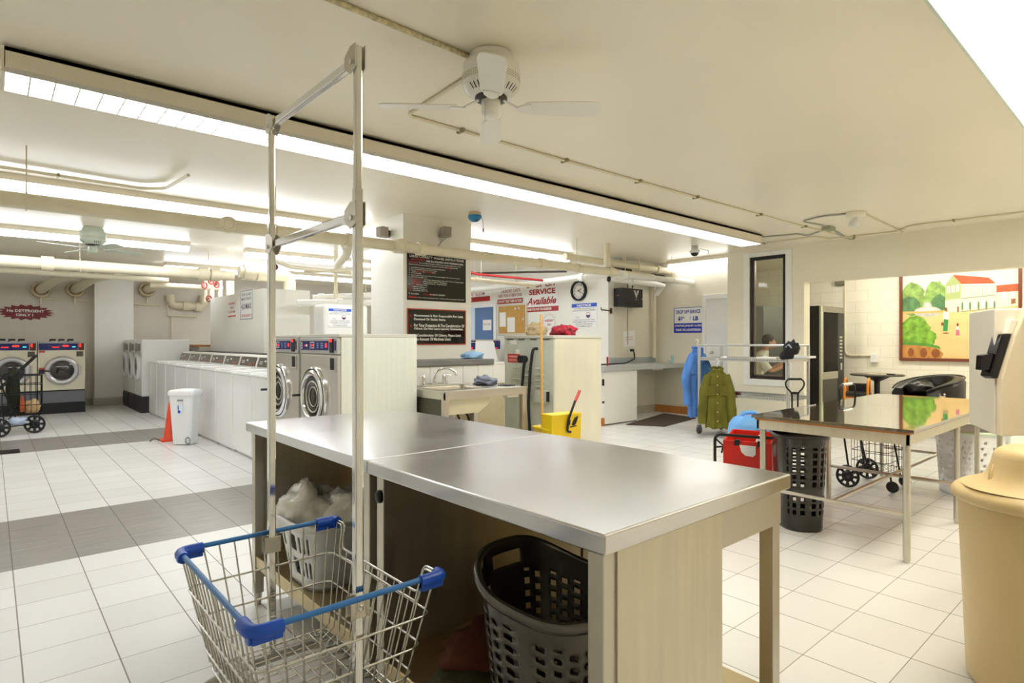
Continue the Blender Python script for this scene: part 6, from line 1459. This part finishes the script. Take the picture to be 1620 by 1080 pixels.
# ------------------------------------------------------------------ conduits, boxes and small fittings on the ceiling
ZC = 2.738
def conduit(label, pix, r=.011, m=PIPE, strap=True, z=ZC, bend=.08):
    P = [on_z(px, py, z) for px, py in pix]; o = P[0]
    t = thing('ceiling_conduit', label, 'conduit', o)
    MB(o).tube(P, r, 8, False, bend).build('conduit_run', m, t)
    if strap:
        for i in range(len(P) - 1):
            if (P[i + 1] - P[i]).length > .7:
                for k in ((.25, .8) if (P[i + 1] - P[i]).length > 1.5 else (.4,)):
                    c = P[i].lerp(P[i + 1], k); d = (P[i + 1] - P[i]).normalized(); w = d.cross(V(0, 0, 1))
                    MB(o).bar(c - w * .035, c + w * .035, .02, .026).build('strap', mat('dull_strap', (150, 140, 104), .5), t)
    return t
conduit('rust-flecked conduit running from the top edge to the near fan', [(515, -4), (748, 92)], .013, mat('rust_flecked_conduit', (212, 198, 156), .5, noisy=.45, nscale=(40, 40, 40)), False)
conduit('conduit looping out from the near fan, then along the ceiling to the right wall', [(735, 125), (648, 180), (650, 184), (830, 236), (1046, 297), (1232, 348), (1372, 383)], .011)
conduit('conduit on the left ceiling bending toward the cart rack', [(-10, 262), (225, 298), (262, 298), (298, 277)], .014, z=2.72)
conduit('thin conduit following the top of the right wall toward the upper right', [(1160, 391), (1290, 374), (1310, 378), (1420, 366), (1440, 357), (1625, 335)], .011)
conduit('grey flexible conduit from the corner fixture to the junction box', [(1205, 375), (1262, 370), (1278, 373), (1302, 364)], .010, mat('grey_flex', (166, 168, 160), .5), False)
conduit('grey conduit looping from the junction box to the bulb holder', [(1304, 357), (1268, 350), (1300, 342), (1343, 338)], .010, mat('grey_flex', (0, 0, 0)), False)
conduit('grey conduit stub from the junction box toward the wall', [(1322, 366), (1338, 376), (1370, 383)], .013, mat('grey_flex', (0, 0, 0)), False)
conduit('short conduit from the bulb holder to the wall conduit', [(1366, 338), (1428, 367)], .010, PIPE, False)
q = on_z(1311, 362, 2.72)
tag(MB(q).box(q.x - .09, q.x + .09, q.y - .05, q.y + .05, 2.70, 2.75).build('junction_box', mat('grey_green_box', (152, 158, 136), .5), bevel=.004), 'grey green ceiling junction box between the conduits at right', 'junction box').location = q
q = on_z(1354, 337, 2.74)
t = thing('bulb_holder', 'cream ceiling lamp holder with white bulb, near the right wall', 'lamp', (q.x, q.y, 2.75))
MB().lathe([(0, 0), (.10, 0), (.10, -.045), (.08, -.055), (.05, -.06), (0, -.06)], n=28, caps=False).build('holder', CEIL, t)
MB().lathe([(.02, .0), (.025, .02), (.05, .055), (.055, .09), (.05, .11), (0, .115)], (0, 0, -.055), (-.25, .2, -1), 20, caps=False).build('bulb', WPLAS, t)
q = on_z(1099, 394, 2.7)
t = thing('dome_camera', 'white ceiling dome camera near the nook light', 'camera', (q.x, q.y, 2.75))
MB().lathe([(0, 0), (.05, 0), (.05, -.06), (.075, -.07), (.075, -.10), (.06, -.11)], n=24, caps=False).build('mount', WPLAS, t)
MB().lathe([(.06, -.105), (.055, -.13), (.03, -.155), (0, -.16)], n=24, caps=False).build('dome', mat('gloss_black', (0, 0, 0)), t)
MB().tube([(.0, -.08, -.05), (.05, -.2, -.09), (-.05, -.25, -.16)], .006, 6).build('cable', WPLAS, t)
# smoke detector wrapped in blue film
q = on_z(751, 338, 2.735)
t = thing('smoke_detector', 'ceiling smoke detector covered in blue film, beside the pillar', 'smoke detector', (q.x, q.y, 2.75))
MB().lathe([(0, 0), (.065, 0), (.07, -.01), (.07, -.05), (.06, -.055), (0, -.055)], n=28, caps=False).build('detector_body', mat('tan_detector', (206, 184, 146), .5), t)
MB().lathe([(.072, -.035), (.076, -.06), (.06, -.085), (.03, -.105), (0, -.11)], n=28, caps=False).build('blue_film', mat('blue_film', (22, 124, 182), .2), t)
MB().ball((.0, -.02, -.085), .035, .035, .02).build('dark_center', DARK, t)
b = MB().tube([(.06, -.04, -.03), (.07, -.06, -.1), (.072, -.062, -.19)], .003, 6).ball((.074, -.062, -.2), .008, .008, .025); b.build('pull_cord', mat('brown_cord', (92, 74, 46), .6), t)
# ------------------------------------------------------------------ seated man behind the tall window (seen from the back)
t = thing('person', 'seated person in a grey shirt seen from behind through the tall window', 'person', (9.70, 4.85, 0), 0); O = t.location
SKIN = mat('skin', (196, 146, 120), .5, noisy=.06)
c = V(9.70, 4.85, 0); f = V(.55, -.83, 0).normalized(); s = V(-f.y, f.x, 0)     # f: the way he faces
A = lambda a, b_, z: c + f * a + s * b_ + V(0, 0, z)
def ering(a, b_, z, ra, rb, n=20): return [A(a + ra * math.cos(2 * PI * k / n), b_ + rb * math.sin(2 * PI * k / n), z) for k in range(n)]
b = MB(O)
b.loft([ering(.0, 0, .50, .14, .17), ering(-.01, 0, .62, .13, .16), ering(.02, 0, .78, .12, .175), ering(.07, 0, .95, .12, .20), ering(.11, 0, 1.06, .10, .20), ering(.14, 0, 1.11, .075, .13), ering(.165, 0, 1.15, .055, .06), ering(.19, 0, 1.2, .055, .056), ering(.20, 0, 1.24, .06, .06)])
hc = A(.235, 0, 1.30); b.ball(hc, .088, .088, .112, 20, 14)
b.ball(A(.30, 0, 1.25), .05, .05, .06).ball(A(.335, 0, 1.285), .014, .012, .022).ball(A(.235, .085, 1.29), .02, .015, .03).ball(A(.235, -.085, 1.29), .02, .015, .03)
for d in (-1, 1):
    b.tube([A(.10, d * .17, 1.04), A(.12, d * .23, .95), A(.22, d * .26, .80), A(.36, d * .22, .86), A(.46, d * .18, .93)], [.06, .06, .052, .047, .042, .036, .032], 12, False, .08)
    b.ball(A(.49, d * .17, .945), .045, .035, .025)
    for k in range(4): b.tube([A(.51, d * (.145 + .017 * k), .95), A(.55 + .006 * (k in (1, 2)), d * (.14 + .017 * k), .945), A(.575 + .008 * (k in (1, 2)), d * (.14 + .017 * k), .925)], .009, 8)
    b.tube([A(.48, d * .14, .945), A(.50, d * .115, .94), A(.525, d * .11, .93)], .01, 8)
    b.tube([A(.0, d * .09, .52), A(.25, d * .12, .53), A(.44, d * .12, .52), A(.44, d * .12, .28), A(.42, d * .12, .08)], [.09, .085, .07, .06, .058, .052, .045, .04], 12, False, .1)
    b.ball(A(.48, d * .12, .045), .12, .055, .045)
b.build('body', SKIN, t, remesh=.012)
b = MB(O).loft([[hc + V(f.x * q0 + s.x * q1, f.y * q0 + s.y * q1, q2) for q0, q1, q2 in [(-.018 + r_ * math.cos(a) * .097, r_ * math.sin(a) * .097, zh) for a in [2 * PI * k / 24 for k in range(24)]]] for r_, zh in ((.80, -.055), (.98, -.01), (1.0, .04), (.86, .085), (.55, .115), (.1, .124))], True, True); b.build('hair', mat('dark_brown_hair', (62, 50, 42), .7, noisy=.35, nscale=(40, 40, 40)), t)
b = MB(O).loft([ering(.0, 0, .52, .165, .195), ering(-.01, 0, .64, .155, .185), ering(.02, 0, .78, .145, .195), ering(.07, 0, .95, .142, .22), ering(.11, 0, 1.06, .12, .21), ering(.14, 0, 1.115, .09, .14), ering(.165, 0, 1.15, .07, .075)], False, False)
for d in (-1, 1): b.tube([A(.10, d * .16, 1.045), A(.12, d * .235, .94), A(.19, d * .262, .83)], [.078, .078, .074, .07], 14, False, .06)
b.build('shirt', mat('grey_shirt', (206, 204, 192), .85, noisy=.1), t)
b = MB(O)
for d in (-1, 1): b.tube([A(-.02, d * .09, .53), A(.25, d * .12, .535), A(.44, d * .12, .525), A(.445, d * .12, .28), A(.42, d * .12, .07)], [.115, .105, .09, .085, .08, .076, .07, .066], 14, False, .1)
b.loft([ering(0, 0, .44, .14, .19), ering(0, 0, .56, .16, .19)]); b.build('trousers', mat('dark_trousers', (40, 42, 52), .85), t)
b = MB(O)
for d in (-1, 1): b.loft([[A(.49 + .145 * math.cos(a), d * .12 + .058 * math.sin(a), z) for a in [2 * PI * k / 18 for k in range(18)]] for z in (.0, .03, .07)]).ball(A(.47, d * .12, .07), .11, .05, .045)
b.build('shoes', BPLAS, t)
t = thing('lounge_chair', 'dark chair under the seated person behind the tall window', 'chair', (9.70, 4.85, 0), 0); O = t.location
MB(O).prism([(-.22, -.2), (.24, -.2), (.24, .2), (-.22, .2)], lambda a, b_, d=0: A(a, b_, d), .39, .43).build('seat', BLK, t, bevel=.01)
MB(O).prism([(-.21, -.19), (-.18, -.19), (-.18, .19), (-.21, .19)], lambda a, b_, d=0: A(a, b_, d), .5, .80).build('backrest', BLK, t, bevel=.01)
for a in (-.19, .21):
    for d in (-.17, .17): MB(O).cyl(A(a, d, 0), A(a, d, .39 if a > 0 else .55), .014, n=10).build('leg', STEEL, t)
tag(MB((9.54, 5.22, 0)).loft([[V(9.54 + .09 * f_ * math.cos(2 * PI * k / 16), 5.22 + .14 * f_ * math.sin(2 * PI * k / 16), z) for k in range(16)] for z, f_ in ((.62, .9), (.64, 1), (.98, .95), (1.08, .7), (1.11, .3))]).build('backpack', mat('black_fabric', (0, 0, 0))), 'black backpack behind the seated person, low in the tall window', 'backpack').location = (9.54, 5.22, 0)
tag(MB((9.55, 5.2, 0)).box(9.42, 9.66, 5.06, 5.4, .0, .618).build('side_cabinet', mat('grey_cabinet', (0, 0, 0))), 'low grey cabinet under the backpack in the lounge', 'cabinet').location = (9.55, 5.2, 0)
# ------------------------------------------------------------------ world, picture settings
w = bpy.data.worlds.new('world'); SC.world = w; w.use_nodes = True
w.node_tree.nodes['Background'].inputs[0].default_value = (.9, .92, 1, 1); w.node_tree.nodes['Background'].inputs[1].default_value = .3
SC.view_settings.view_transform = 'Standard'; SC.view_settings.look = 'None'; SC.view_settings.exposure = 1.15; SC.view_settings.gamma = 1.; SC.view_settings.use_curve_mapping = False
SC.cycles.max_bounces = 12; SC.cycles.diffuse_bounces = 6; SC.cycles.glossy_bounces = 5; SC.cycles.transmission_bounces = 8; SC.cycles.sample_clamp_indirect = 8.
SC.cycles.caustics_reflective = False; SC.cycles.caustics_refractive = False
